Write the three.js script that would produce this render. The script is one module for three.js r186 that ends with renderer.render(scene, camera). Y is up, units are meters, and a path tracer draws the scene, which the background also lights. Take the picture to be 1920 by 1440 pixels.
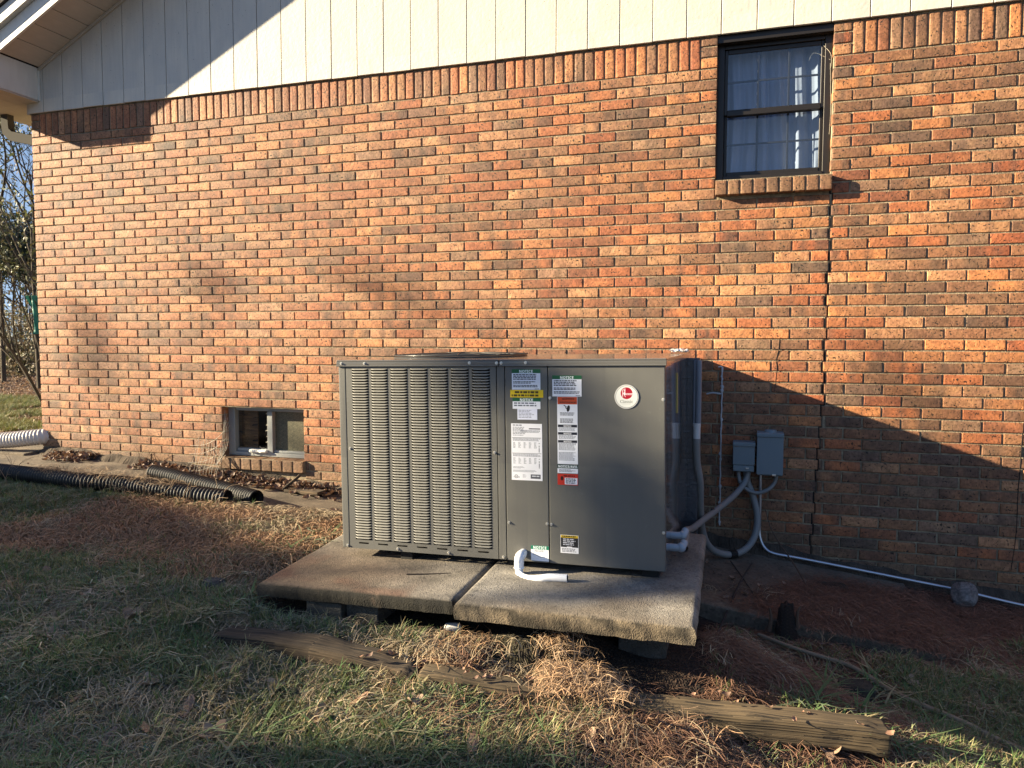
import * as THREE from 'three';
import { mergeGeometries } from 'three/addons/utils/BufferGeometryUtils.js';

// ---------------------------------------------------------------- camera, sky, sun, exposure
const scene = new THREE.Scene();
const camera = new THREE.PerspectiveCamera(54.432, 4 / 3, 0.05, 400);
camera.rotation.order = 'YXZ';
camera.position.set(5.7652, 1.324, 4.8874);
camera.rotation.set(-0.06031, 0.30354, 0.0023);
const SUN = new THREE.Vector3(-0.897, 0.3176, 0.306).normalize();
const skyTexture = (() => {
  const W = 256, H = 128, d = new Float32Array(W * H * 4);
  for (let j = 0; j < H; j++) {
    const el = ((j + 0.5) / H - 0.5) * Math.PI, y = Math.sin(el);
    for (let i = 0; i < W; i++) {
      const a = ((i + 0.5) / W - 0.5) * 2 * Math.PI, x = Math.cos(a) * Math.cos(el), z = Math.sin(a) * Math.cos(el);
      const mu = x * SUN.x + y * SUN.y + z * SUN.z, up = Math.max(0, y), h = Math.exp(-up * 3), g = Math.pow(Math.max(0, mu), 12) * 0.18 * (y > 0 ? 1 : 0);
      const o = (j * W + i) * 4, below = y < 0 ? 0.45 : 1;
      d[o] = (0.024 + 0.105 * h + g) * below; d[o + 1] = (0.054 + 0.125 * h + g * 0.85) * below; d[o + 2] = (0.135 + 0.105 * h + g * 0.6) * (y < 0 ? 0.25 : 1); d[o + 3] = 1;
    }
  }
  const t = new THREE.DataTexture(d, W, H, THREE.RGBAFormat, THREE.FloatType);
  t.mapping = THREE.EquirectangularReflectionMapping; t.magFilter = THREE.LinearFilter; t.needsUpdate = true;
  return t;
})();
scene.background = skyTexture; scene.environment = skyTexture;
const sun = new THREE.DirectionalLight(new THREE.Color(1, 0.84, 0.58), 5);
sun.name = 'sun';
sun.target.position.set(4, 0.5, 1); sun.position.copy(sun.target.position).addScaledVector(SUN, 40);
sun.castShadow = true; sun.shadow.mapSize.set(4096, 4096);
Object.assign(sun.shadow.camera, { left: -9, right: 9, top: 7, bottom: -5, near: 1, far: 90 });
scene.add(sun, sun.target);
const renderer = new THREE.WebGLRenderer({ antialias: true });
renderer.toneMapping = THREE.LinearToneMapping;
renderer.toneMappingExposure = 4.2;
renderer.shadowMap.enabled = true;

// ---------------------------------------------------------------- helpers
function rng(seed) { let s = seed >>> 0; return () => { s = (s + 0x6d2b79f5) | 0; let t = Math.imul(s ^ (s >>> 15), 1 | s); t = (t + Math.imul(t ^ (t >>> 7), 61 | t)) ^ t; return ((t ^ (t >>> 14)) >>> 0) / 4294967296; }; }
const hash = (x, y, s) => { let n = Math.imul(x, 374761393) + Math.imul(y, 668265263) + Math.imul(s, 1274126177); n = Math.imul(n ^ (n >>> 13), 1274126177); return ((n ^ (n >>> 16)) >>> 0) / 4294967296; };
const mod = (a, n) => ((a % n) + n) % n, mix = (a, b, t) => a + (b - a) * t, clamp = (v, a = 0, b = 1) => Math.min(b, Math.max(a, v));
const sstep = (a, b, v) => { const t = clamp((v - a) / (b - a)); return t * t * (3 - 2 * t); };
function vnoise(x, y, p, s) {
  const ix = Math.floor(x), iy = Math.floor(y), fx = x - ix, fy = y - iy, u = fx * fx * (3 - 2 * fx), v = fy * fy * (3 - 2 * fy);
  const h = (a, b) => hash(p ? mod(a, p) : a, p ? mod(b, p) : b, s);
  return mix(mix(h(ix, iy), h(ix + 1, iy), u), mix(h(ix, iy + 1), h(ix + 1, iy + 1), u), v);
}
const fbm = (x, y, p, s, n = 4) => { let a = 0, w = 0.5, t = 0; for (let i = 0; i < n; i++) { a += w * vnoise(x, y, p, s + i); t += w; w *= 0.55; x *= 2; y *= 2; p *= 2; } return a / t; };
const V = (x, y, z) => new THREE.Vector3(x, y, z);
const counts = {};
function numbered(name) { const n = counts[name] = (counts[name] ?? -1) + 1; return n ? name + '_' + String(n).padStart(3, '0') : name; }
function describe(o, label, category, group, kind) {
  if (label) o.userData.label = label;
  if (category) o.userData.category = category;
  if (group) o.userData.group = group;
  if (kind) o.userData.kind = kind;
  return o;
}
function thing(name, label, category, group) { const o = new THREE.Group(); o.name = numbered(name); scene.add(o); return describe(o, label, category, group); }
function part(name, geo, mat, parent, label) {
  const g = Array.isArray(geo) ? merge(geo) : geo, o = new THREE.Mesh(g, mat);
  o.name = parent ? name : numbered(name); o.castShadow = o.receiveShadow = true;
  if (label) o.userData.label = label;
  (parent ?? scene).add(o);
  return o;
}
function merge(list) {
  const gs = list.map((g) => { const q = g.index ? g.toNonIndexed() : g; for (const k of Object.keys(q.attributes)) if (!['position', 'normal', 'uv', 'color'].includes(k)) q.deleteAttribute(k); return q; });
  if (gs.some((g) => !g.attributes.color)) for (const g of gs) g.deleteAttribute('color');
  return mergeGeometries(gs);
}
function texture(w, h, f, srgb = true) {
  const d = new Uint8Array(w * h * 4);
  for (let j = 0; j < h; j++) for (let i = 0; i < w; i++) { const c = f(i / w, j / h), o = (j * w + i) * 4; for (let k = 0; k < 3; k++) d[o + k] = clamp(c[k]) * 255; d[o + 3] = 255; }
  const t = new THREE.DataTexture(d, w, h); t.wrapS = t.wrapT = THREE.RepeatWrapping; t.magFilter = THREE.LinearFilter; t.minFilter = THREE.LinearMipmapLinearFilter; t.generateMipmaps = true;
  if (srgb) t.colorSpace = THREE.SRGBColorSpace;
  t.needsUpdate = true; return t;
}
const grey = (f) => (u, v) => { const g = f(u, v); return [g, g, g]; };
const per = (t, m, n = m) => { const c = t.clone(); c.repeat.set(1 / m, 1 / n); c.needsUpdate = true; return c; };   // a tile of m metres
function canvas(w, h, draw) { const c = document.createElement('canvas'); c.width = w; c.height = h; const x = c.getContext('2d'); draw(x, w, h); const t = new THREE.CanvasTexture(c); t.colorSpace = THREE.SRGBColorSpace; return t; }
const col = (r, g, b) => new THREE.Color().setRGB(r, g, b);
const std = (r, g, b, o = {}) => new THREE.MeshPhysicalMaterial({ color: col(r, g, b), roughness: 0.8, side: THREE.DoubleSide, ...o });
// smooth normals by position
function smooth(g, crease = 0.35) {
  g = g.index ? g.toNonIndexed() : g;
  const p = g.attributes.position, n = p.count, key = [], acc = new Map(), a = V(), b = V(), c = V(), fn = [];
  for (let i = 0; i < n; i += 3) { a.fromBufferAttribute(p, i); b.fromBufferAttribute(p, i + 1); c.fromBufferAttribute(p, i + 2); fn.push(b.clone().sub(a).cross(c.clone().sub(a))); }
  for (let i = 0; i < n; i++) { const k = Math.round(p.getX(i) * 2e4) + '_' + Math.round(p.getY(i) * 2e4) + '_' + Math.round(p.getZ(i) * 2e4); key.push(k); if (!acc.has(k)) acc.set(k, []); acc.get(k).push(fn[(i / 3) | 0]); }
  const out = new Float32Array(n * 3);
  for (let i = 0; i < n; i++) { const f = fn[(i / 3) | 0], fl = f.length() || 1; a.set(0, 0, 0); for (const q of acc.get(key[i])) if (q.dot(f) >= crease * fl * q.length()) a.add(q); a.normalize(); out.set([a.x, a.y, a.z], i * 3); }
  g.setAttribute('normal', new THREE.BufferAttribute(out, 3));
  return g;
}
// box with rounded edges, uv in metres, optional roughness of its surface
function rbox(w, h, d, r = 0.004, seg = [1, 1, 1], amp = 0, seed = 1, freq = 14) {
  const cut = (n, s) => { const a = [-n / 2, -n / 2 + r]; for (let i = 1; i < s; i++) a.push(-n / 2 + r + (n - 2 * r) * i / s); a.push(n / 2 - r, n / 2); return a; };
  const xs = cut(w, seg[0]), ys = cut(h, seg[1]), zs = cut(d, seg[2]), pos = [], uv = [];
  const half = [w / 2, h / 2, d / 2];
  const pt = (x, y, z) => {
    const q = V(clamp(x, -half[0] + r, half[0] - r), clamp(y, -half[1] + r, half[1] - r), clamp(z, -half[2] + r, half[2] - r)), e = V(x, y, z).sub(q);
    if (e.lengthSq() > 0) e.setLength(r);
    q.add(e);
    if (amp) { const s = fbm(q.x * freq + 50 + q.z * 3.1, q.y * freq + q.z * freq + 50, 0, seed, 3) - 0.5; const dir = V(q.x / half[0], q.y / half[1], q.z / half[2]); const m = Math.max(Math.abs(dir.x), Math.abs(dir.y), Math.abs(dir.z)); dir.set(Math.abs(dir.x) > m * 0.93 ? dir.x : 0, Math.abs(dir.y) > m * 0.93 ? dir.y : 0, Math.abs(dir.z) > m * 0.93 ? dir.z : 0).normalize(); q.addScaledVector(dir, s * amp * 2); }
    return q;
  };
  const face = (A, B, f, flip, uvf) => {
    for (let i = 0; i < A.length - 1; i++) for (let j = 0; j < B.length - 1; j++) {
      const c = [[A[i], B[j]], [A[i + 1], B[j]], [A[i + 1], B[j + 1]], [A[i], B[j + 1]]].map(([a, b]) => f(a, b));
      for (const k of flip ? [0, 2, 1, 0, 3, 2] : [0, 1, 2, 0, 2, 3]) { const q = pt(...c[k]); pos.push(q.x, q.y, q.z); uv.push(...uvf(c[k])); }
    }
  };
  face(xs, ys, (a, b) => [a, b, d / 2], false, (c) => [c[0], c[1]]); face(xs, ys, (a, b) => [a, b, -d / 2], true, (c) => [-c[0] + 0.37, c[1]]);
  face(zs, ys, (a, b) => [w / 2, b, a], true, (c) => [c[2] + 0.21, c[1]]); face(zs, ys, (a, b) => [-w / 2, b, a], false, (c) => [c[2] + 0.53, c[1]]);
  face(xs, zs, (a, b) => [a, h / 2, b], true, (c) => [c[0], c[2] + 0.17]); face(xs, zs, (a, b) => [a, -h / 2, b], false, (c) => [c[0], c[2] + 0.71]);
  const g = new THREE.BufferGeometry();
  g.setAttribute('position', new THREE.Float32BufferAttribute(pos, 3)); g.setAttribute('uv', new THREE.Float32BufferAttribute(uv, 2));
  return smooth(g, amp ? 0.2 : 0.6);
}
const block = (x0, x1, y0, y1, z0, z1, r = 0.003, ...more) => rbox(x1 - x0, y1 - y0, z1 - z0, r, ...more).translate((x0 + x1) / 2, (y0 + y1) / 2, (z0 + z1) / 2);
const curve = (pts, tension = 0.5) => new THREE.CatmullRomCurve3(pts.map((p) => (p.isVector3 ? p : V(...p))), false, 'catmullrom', tension);
const tube = (pts, r, seg = 24, rad = 8) => new THREE.TubeGeometry(curve(pts), seg, r, rad, false);
function taper(pts, r0, r1, seg = 12, rad = 6) {   // a tube that narrows
  const c = curve(pts), g = new THREE.TubeGeometry(c, seg, 1, rad, false), p = g.attributes.position, q = V();
  for (let i = 0; i <= seg; i++) { c.getPointAt(i / seg, q); const r = mix(r0, r1, i / seg); for (let j = 0; j <= rad; j++) { const k = i * (rad + 1) + j; p.setXYZ(k, q.x + (p.getX(k) - q.x) * r, q.y + (p.getY(k) - q.y) * r, q.z + (p.getZ(k) - q.z) * r); } }
  return g;
}
function corrugated(pts, r, depth, pitch, rad = 16) {
  const c = curve(pts), len = c.getLength(), seg = Math.round(len / pitch * 6), g = new THREE.TubeGeometry(c, seg, 1, rad, false), p = g.attributes.position, q = V();
  for (let i = 0; i <= seg; i++) { c.getPointAt(i / seg, q); const w = Math.sin(i / 6 * 2 * Math.PI), k2 = r - depth * (0.5 - 0.5 * Math.sign(w) * Math.pow(Math.abs(w), 0.5)); for (let j = 0; j <= rad; j++) { const k = i * (rad + 1) + j; p.setXYZ(k, q.x + (p.getX(k) - q.x) * k2, q.y + (p.getY(k) - q.y) * k2, q.z + (p.getZ(k) - q.z) * k2); } }
  g.computeVertexNormals();
  return g;
}

// ---------------------------------------------------------------- textures and materials
const T = {
  brick: texture(1024, 512, (u, v) => {
    const n = fbm(u * 48, v * 24, 0, 3, 4), big = fbm(u * 10, v * 5, 0, 9, 3), pit = vnoise(u * 84, v * 44, 0, 21), streak = vnoise(u * 130, v * 14, 0, 33);
    let g = 0.66 + 0.34 * n + 0.2 * (big - 0.5) + 0.12 * (streak - 0.5);
    const dark = pit > 0.82 && n < 0.57 ? 0.32 : 1, pale = vnoise(u * 210 + 7, v * 100, 0, 44) > 0.93 ? 1.16 : 1;
    g *= dark * pale; return [g, g * (0.98 + 0.06 * (big - 0.5)), g * (0.96 + 0.1 * (n - 0.5))];
  }),
  brickBump: texture(1024, 512, grey((u, v) => { const n = fbm(u * 60, v * 30, 0, 3, 4), pit = vnoise(u * 84, v * 44, 0, 21); return 0.5 + 0.5 * (n - 0.5) - (pit > 0.84 && n < 0.56 ? 0.45 : 0); }), false),
  mortar: texture(256, 256, (u, v) => { const n = fbm(u * 32, v * 32, 32, 5, 4), b = fbm(u * 4, v * 4, 4, 15, 3); const g = 0.7 + 0.35 * (n - 0.5) + 0.3 * (b - 0.4); return [g, g * 0.985, g * 0.96]; }),
  rough: texture(256, 256, grey((u, v) => fbm(u * 24, v * 24, 24, 61, 5)), false),
  fine: texture(512, 512, grey((u, v) => 0.75 * fbm(u * 64, v * 64, 64, 71, 3) + 0.25 * (vnoise(u * 128, v * 128, 128, 72) > 0.8 ? 1 : 0.4)), false),
  concrete: texture(512, 512, (u, v) => { const n = fbm(u * 8, v * 8, 8, 81, 5), f = vnoise(u * 160, v * 160, 160, 82), s = vnoise(u * 90, v * 90, 90, 83); const g = 0.72 + 0.45 * (n - 0.5) + 0.16 * (f - 0.5) - (s > 0.88 ? 0.16 : 0); return [g, g * 0.985, g * 0.955]; }),
  wood: texture(512, 256, (u, v) => { const w = fbm(u * 3, v * 10, 0, 91, 3), r = fbm(u * 5, v * 90, 0, 92, 3), cr = vnoise(u * 6, v * 60 + w * 5, 0, 94); const g = 0.6 + 0.5 * (r - 0.5) + 0.35 * (w - 0.5) - (cr < 0.17 ? 0.35 : 0); return [g, g * 0.97, g * 0.92]; }),
  woodBump: texture(512, 256, grey((u, v) => { const w = fbm(u * 3, v * 10, 0, 91, 3), r = fbm(u * 5, v * 90, 0, 92, 3), cr = vnoise(u * 6, v * 60 + w * 5, 0, 94); return r * 0.8 - (cr < 0.17 ? 0.4 : 0) + 0.2; }), false),
  soil: texture(1024, 1024, (u, v) => { const n = fbm(u * 12, v * 12, 12, 101, 5), f = vnoise(u * 200, v * 200, 200, 102), l = vnoise(u * 60, v * 260, 0, 103); const g = 0.55 + 0.7 * (n - 0.5) + 0.4 * (f - 0.5) + 0.25 * (l - 0.5); return [g, g * (0.95 + 0.1 * (f - 0.5)), g * 0.92]; }),
  paint: texture(256, 256, (u, v) => { const g = 0.93 + 0.08 * (fbm(u * 3, v * 3, 3, 111, 3) - 0.5) + 0.05 * (fbm(u * 40, v * 6, 0, 112, 2) - 0.5); return [g, g, g * 0.99]; }),
  board: texture(512, 512, (u, v) => { const n = fbm(u * 4, v * 3, 0, 113, 4), st = fbm(u * 60, v * 5, 0, 114, 3), sp = vnoise(u * 90, v * 90, 90, 115); const g = 0.92 + 0.16 * (n - 0.5) + 0.05 * (st - 0.5) - (sp > 0.965 ? 0.3 : 0); return [g, g * (0.995 - 0.03 * (n - 0.4)), g * (0.985 - 0.08 * (n - 0.4))]; }),
  panel: texture(512, 512, (u, v) => { const n = fbm(u * 3, v * 2, 0, 116, 4), st = fbm(u * 46, v * 2.2, 0, 117, 3), sp = vnoise(u * 120, v * 120, 120, 118); const g = 0.92 + 0.12 * (n - 0.5) + 0.035 * (st - 0.5) + (sp > 0.95 ? 0.06 : 0); return [g, g, g * (0.99 - 0.04 * (n - 0.5))]; }),
  dirt: texture(256, 256, (u, v) => { const n = fbm(u * 20, v * 20, 20, 121, 4), s = vnoise(u * 70, v * 70, 70, 122); const g = 0.55 + 0.5 * (n - 0.5) + (s > 0.9 ? 0.35 : 0); return [g, g, g * 0.9]; }),
  cloth: texture(128, 128, grey((u, v) => 0.9 + 0.1 * vnoise(u * 60, v * 60, 60, 131))),
};
const M = {
  brick: std(1.17, 1.12, 1.06, { vertexColors: true, map: per(T.brick, 0.55, 0.28), bumpMap: per(T.brickBump, 0.55, 0.28), bumpScale: 0.0035, roughness: 0.72 }),
  mortar: std(0.52, 0.43, 0.3, { map: per(T.mortar, 0.6), bumpMap: per(T.rough, 0.12), bumpScale: 0.004, roughness: 0.95 }),
  crack: std(0.012, 0.009, 0.008, { roughness: 1 }),
  siding: std(0.7, 0.67, 0.6, { map: per(T.board, 0.8, 1.1), bumpMap: per(T.rough, 0.5), bumpScale: 0.0015, roughness: 0.6 }),
  trim: std(0.8, 0.77, 0.7, { map: per(T.paint, 0.9), roughness: 0.5 }),
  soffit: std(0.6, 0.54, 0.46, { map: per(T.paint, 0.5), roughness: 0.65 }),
  gutter: std(0.09, 0.087, 0.08, { roughness: 0.95, specularIntensity: 0.1 }),  // dark matt tone puts the shade on the white downspout into its colour
  shingle: std(0.07, 0.065, 0.06, { map: per(T.rough, 0.3), roughness: 0.95 }),
  bronze: std(0.022, 0.018, 0.015, { roughness: 0.38, metalness: 0.3 }),
  muntin: std(0.03, 0.026, 0.024, { roughness: 0.5 }),
  glass: new THREE.MeshPhysicalMaterial({ color: col(0.72, 0.8, 0.9), transmission: 1, thickness: 0, roughness: 0.015, ior: 1.8, side: THREE.DoubleSide }),
  dusty: std(0.42, 0.4, 0.3, { map: per(T.dirt, 0.3), roughness: 0.5, transmission: 0.15, thickness: 0 }),
  curtain: std(0.62, 0.64, 0.7, { map: per(T.cloth, 0.1), transmission: 0.3, thickness: 0, roughness: 1 }),
  room: std(0.05, 0.045, 0.04, { roughness: 1 }),
  panelling: std(0.6, 0.3, 0.11, { map: per(T.wood, 0.6), roughness: 0.7 }),
  aluminium: std(0.3, 0.31, 0.3, { roughness: 0.45, metalness: 0.35, bumpMap: per(T.rough, 0.1), bumpScale: 0.001 }),
  cabinet: std(0.142, 0.141, 0.133, { map: per(T.panel, 1.1, 0.9), roughnessMap: per(T.panel, 0.8, 1), roughness: 0.5, bumpMap: per(T.fine, 0.12), bumpScale: 0.00035 }),
  gloss: std(0.1, 0.1, 0.095, { roughness: 0.14, clearcoat: 1, clearcoatRoughness: 0.06 }),
  louver: std(0.2, 0.197, 0.178, { roughness: 0.42 }),
  lid: std(0.12, 0.117, 0.108, { roughness: 0.16, clearcoat: 0.6, clearcoatRoughness: 0.1, bumpMap: per(T.fine, 0.12), bumpScale: 0.0003 }),
  inside: std(0.012, 0.012, 0.012, { roughness: 0.9 }),
  guard: std(0.03, 0.03, 0.03, { roughness: 0.35 }),
  screw: std(0.7, 0.68, 0.62, { roughness: 0.3, metalness: 0.7 }),
  galvanized: std(0.45, 0.47, 0.5, { roughness: 0.38, metalness: 0.75, bumpMap: per(T.rough, 0.3), bumpScale: 0.002 }),
  duct: std(0.085, 0.09, 0.1, { roughness: 0.35, metalness: 0.4, bumpMap: per(T.rough, 0.3), bumpScale: 0.002 }),
  foil: std(0.85, 0.84, 0.8, { roughness: 0.3, metalness: 0.5 }),
  yellow: std(0.5, 0.4, 0.12, { roughness: 0.7 }),
  pvc: std(0.82, 0.83, 0.84, { roughness: 0.32 }),
  greyPvc: std(0.3, 0.35, 0.4, { roughness: 0.35 }),
  boxGrey: std(0.17, 0.215, 0.235, { roughness: 0.45, bumpMap: per(T.fine, 0.2), bumpScale: 0.0004 }),
  hose: std(0.2, 0.2, 0.19, { roughness: 0.55 }),
  emt: std(0.5, 0.52, 0.55, { roughness: 0.3, metalness: 0.8 }),
  caulk: std(0.5, 0.5, 0.5, { roughness: 0.7 }),
  black: std(0.02, 0.019, 0.018, { roughness: 0.55, map: per(T.dirt, 0.2), bumpMap: per(T.rough, 0.2), bumpScale: 0.002 }),
  whitePipe: std(0.56, 0.52, 0.46, { roughness: 0.5, bumpMap: per(T.rough, 0.3), bumpScale: 0.002 }),
  slab: std(1, 1, 1, { vertexColors: true, map: per(T.concrete, 1.1), bumpMap: per(T.fine, 0.25), bumpScale: 0.004, roughness: 0.93 }),
  walk: std(0.27, 0.22, 0.165, { map: per(T.concrete, 1.6), bumpMap: per(T.fine, 0.35), bumpScale: 0.004, roughness: 0.95 }),
  blockwork: std(0.13, 0.13, 0.12, { map: per(T.concrete, 0.5), bumpMap: per(T.fine, 0.2), bumpScale: 0.005, roughness: 0.97 }),
  stone: std(0.22, 0.21, 0.22, { map: per(T.concrete, 0.3), bumpMap: per(T.rough, 0.15), bumpScale: 0.006, roughness: 0.9 }),
  timber: std(0.33, 0.25, 0.15, { map: per(T.wood, 1.2, 0.28), bumpMap: per(T.woodBump, 1.2, 0.28), bumpScale: 0.006, roughness: 0.95 }),
  darkTimber: std(0.2, 0.15, 0.1, { map: per(T.wood, 1.2, 0.28), bumpMap: per(T.woodBump, 1.2, 0.28), bumpScale: 0.006, roughness: 0.95 }),
  bark: std(0.22, 0.18, 0.13, { map: per(T.wood, 0.5, 0.2), bumpMap: per(T.woodBump, 0.5, 0.2), bumpScale: 0.006, roughness: 0.95 }),
  twig: std(0.11, 0.065, 0.04, { roughness: 0.9 }),
  darkTwig: std(0.03, 0.022, 0.018, { roughness: 0.9 }),
  rust: std(0.09, 0.075, 0.06, { roughness: 0.8, metalness: 0.3 }),
  weed: std(0.26, 0.185, 0.115, { roughness: 0.9 }),
  wire: std(0.5, 0.45, 0.36, { roughness: 0.6 }),
  teal: std(0.02, 0.22, 0.17, { roughness: 0.5, transmission: 0.3, thickness: 0 }),
  soil: std(1, 1, 1, { vertexColors: true, map: per(T.soil, 1.4), bumpMap: per(T.soil, 0.9), bumpScale: 0.02, roughness: 1 }),
  grass: std(1, 1, 1, { transmission: 0.3, thickness: 0, roughness: 0.85 }),
  straw: std(1, 1, 1, { roughness: 0.8 }),
  foliage: std(1, 1, 1, { vertexColors: true, transmission: 0.3, thickness: 0, roughness: 0.7 }),
  leaf: std(1, 1, 1, { transmission: 0.3, thickness: 0, roughness: 0.75 }),
};

// ---------------------------------------------------------------- ground
const wallBase = [[-3, 0.4], [0, 0.345], [0.9, 0.315], [2.7, 0.195], [5.56, 0.035], [6.4, -0.07], [7.26, -0.16], [9, -0.3], [12, -0.45]];
function baseY(x) { for (let i = 1; i < wallBase.length; i++) if (x < wallBase[i][0] || i === wallBase.length - 1) { const [a, b] = [wallBase[i - 1], wallBase[i]]; return mix(a[1], b[1], clamp((x - a[0]) / (b[0] - a[0]))); } }
const spots = [[-30, -30, 0.6], [-30, 0, 0.4], [-10, -10, 0.4], [-4, -4, 0.36], [-1.5, -1.5, 0.36], [-3, 2, 0.25], [-6, 6, 0.1], [0, 1.1, 0.29], [0, 2.2, 0.2], [0, 4, 0.05], [1, 1.15, 0.265], [1.2, 2.2, 0.19], [1.6, 3.5, 0.07], [2.3, 1.2, 0.24], [2.4, 2.2, 0.18], [2.6, 3, 0.1],
  [3.2, 1.3, 0.26], [3.3, 2, 0.2], [3.6, 1.7, 0.25], [3.65, 3.27, 0.03], [3.7, 2.3, 0.19], [3.8, 2.55, 0.13], [4.2, 2.15, 0.16], [4.5, 2.62, 0.09], [4.42, 2.88, 0.04], [4.67, 2.25, 0.16], [5.13, 2.6, 0.03], [5.1, 2.2, 0.21], [5.35, 2.34, 0.11], [5.57, 1.98, 0.13], [5.4, 2.75, -0.02], [5.65, 1.4, -0.1], [5.9, 2.2, -0.01], [5.96, 2.45, -0.06], [6.2, 2.35, -0.08], [6, 1.3, -0.12],
  [6.4, 1.25, -0.15], [6.7, 1.2, -0.17], [6.4, 1.6, -0.16], [6.8, 1.7, -0.2], [7.2, 1.2, -0.22], [7.2, 0.3, -0.18], [8, 1, -0.28], [8, 3, -0.3], [6, 3.2, -0.14], [5, 3.5, -0.1], [5.8, 4.9, -0.14], [3, 5, -0.05], [0, 8, -0.1], [10, 6, -0.4], [12, 0, -0.5], [30, 20, -1], [-20, 20, 0], [30, -30, 0], [4.5, 1, 0.05], [5.2, 1.2, 0], [3.3, 0.6, 0.17]];
function lawnY(x, z) { let s = 0, w = 0; for (const [a, b, y] of spots) { const d = (x - a) ** 2 + (z - b) ** 2 + 0.015, k = 1 / (d * d); s += y * k; w += k; } return s / w; }
const walkEdge = (x) => (x < 3.9 ? 0.82 + 0.03 * Math.sin(x * 3) : 1.05 + 0.03 * Math.sin(x * 2.2 + 1));
const onWalk = (x, z) => x > -1.2 && x < 6.68 && z > -0.2 && z < walkEdge(x);
const walkY = (x, z) => baseY(x) - 0.012 - 0.02 * z;
const timberZ = (x) => (x < 4.67 ? 2.5 - 0.04 * (x - 3.82) : 2.49 - 0.165 * (x - 4.675)), timberY = (x) => (x < 4.67 ? 0.2 - 0.062 * (x - 3.82) : 0.145 - 0.063 * (x - 4.675));
function groundY(x, z) {
  let y = lawnY(x, z) + 0.03 * (fbm(x * 2.2 + 40, z * 2.2 + 40, 0, 201, 4) - 0.5) + 0.012 * (fbm(x * 14 + 40, z * 14 + 40, 0, 205, 2) - 0.5);
  if (onWalk(x, z)) y = Math.min(y, walkY(x, z) - 0.07);
  else if (x > 3.78 && x < 6.35 && z > 2.1 && z < 3) { const dz = z - timberZ(x), lim = timberY(x) - (dz > 0 ? 0.062 : 0.03); if (dz > -0.13) y = Math.min(y, lim + 0.6 * Math.max(0, Math.abs(dz) - 0.09)); }
  else if (x > 5.6 && x < 6.68 && z > 0.9 && z < 1.3) y = Math.min(y, walkY(x, 1.05) - 0.065 + 0.05 * sstep(1.1, 1.3, z));
  else if (x > 6.68 && z > -0.2 && z < 1) y = mix(baseY(x) - 0.03, y, sstep(0, 1, z));
  return y;
}
const topY = (x, z) => (onWalk(x, z) ? walkY(x, z) : groundY(x, z));
{
  const xs = [], zs = [];
  for (let x = -160; x < -4; x += x < -40 ? 20 : x < -12 ? 4 : 0.8) xs.push(x);
  for (let x = -4; x < 9; x += 0.05) xs.push(x);
  for (let x = 9; x <= 160; x += x > 40 ? 20 : x > 14 ? 4 : 0.7) xs.push(x);
  for (let z = -160; z < -3; z += z < -40 ? 20 : z < -10 ? 4 : 0.8) zs.push(z);
  for (let z = -3; z < 5; z += 0.05) zs.push(z);
  for (let z = 5; z <= 160; z += z > 40 ? 20 : z > 12 ? 4 : 0.8) zs.push(z);
  const pos = [], uv = [], color = [], idx = [], c = col(0, 0, 0), q = col(0, 0, 0);
  for (const z of zs) for (const x of xs) {
    pos.push(x, groundY(x, z), z); uv.push(x, z);
    const n = fbm(x * 1.7 + 60, z * 1.7 + 60, 0, 211, 4), f = fbm(x * 9 + 60, z * 9 + 60, 0, 215, 3);
    c.setRGB(0.115, 0.078, 0.05);
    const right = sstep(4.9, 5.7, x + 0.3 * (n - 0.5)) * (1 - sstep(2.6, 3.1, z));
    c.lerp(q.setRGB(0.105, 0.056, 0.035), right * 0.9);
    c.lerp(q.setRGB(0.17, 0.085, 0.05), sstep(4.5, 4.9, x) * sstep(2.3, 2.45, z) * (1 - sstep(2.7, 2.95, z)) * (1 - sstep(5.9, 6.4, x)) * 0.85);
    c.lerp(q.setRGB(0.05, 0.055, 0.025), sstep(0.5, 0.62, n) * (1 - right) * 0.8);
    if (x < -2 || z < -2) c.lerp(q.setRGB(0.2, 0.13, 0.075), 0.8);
    if (x < -1 && z > -5 && z < 0) c.lerp(q.setRGB(0.1, 0.11, 0.03), sstep(0.45, 0.6, n) * 0.8);
    c.multiplyScalar(0.75 + 0.5 * f);
    color.push(c.r, c.g, c.b);
  }
  for (let j = 0; j < zs.length - 1; j++) for (let i = 0; i < xs.length - 1; i++) { const a = j * xs.length + i, b = a + xs.length; idx.push(a, b, a + 1, a + 1, b, b + 1); }
  const g = new THREE.BufferGeometry();
  g.setAttribute('position', new THREE.Float32BufferAttribute(pos, 3)); g.setAttribute('uv', new THREE.Float32BufferAttribute(uv, 2)); g.setAttribute('color', new THREE.Float32BufferAttribute(color, 3)); g.setIndex(idx); g.computeVertexNormals();
  describe(part('ground', g, M.soil), 'bare soil and thin lawn of the yard in front of the brick wall', 'ground', null, 'structure');
}
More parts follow.
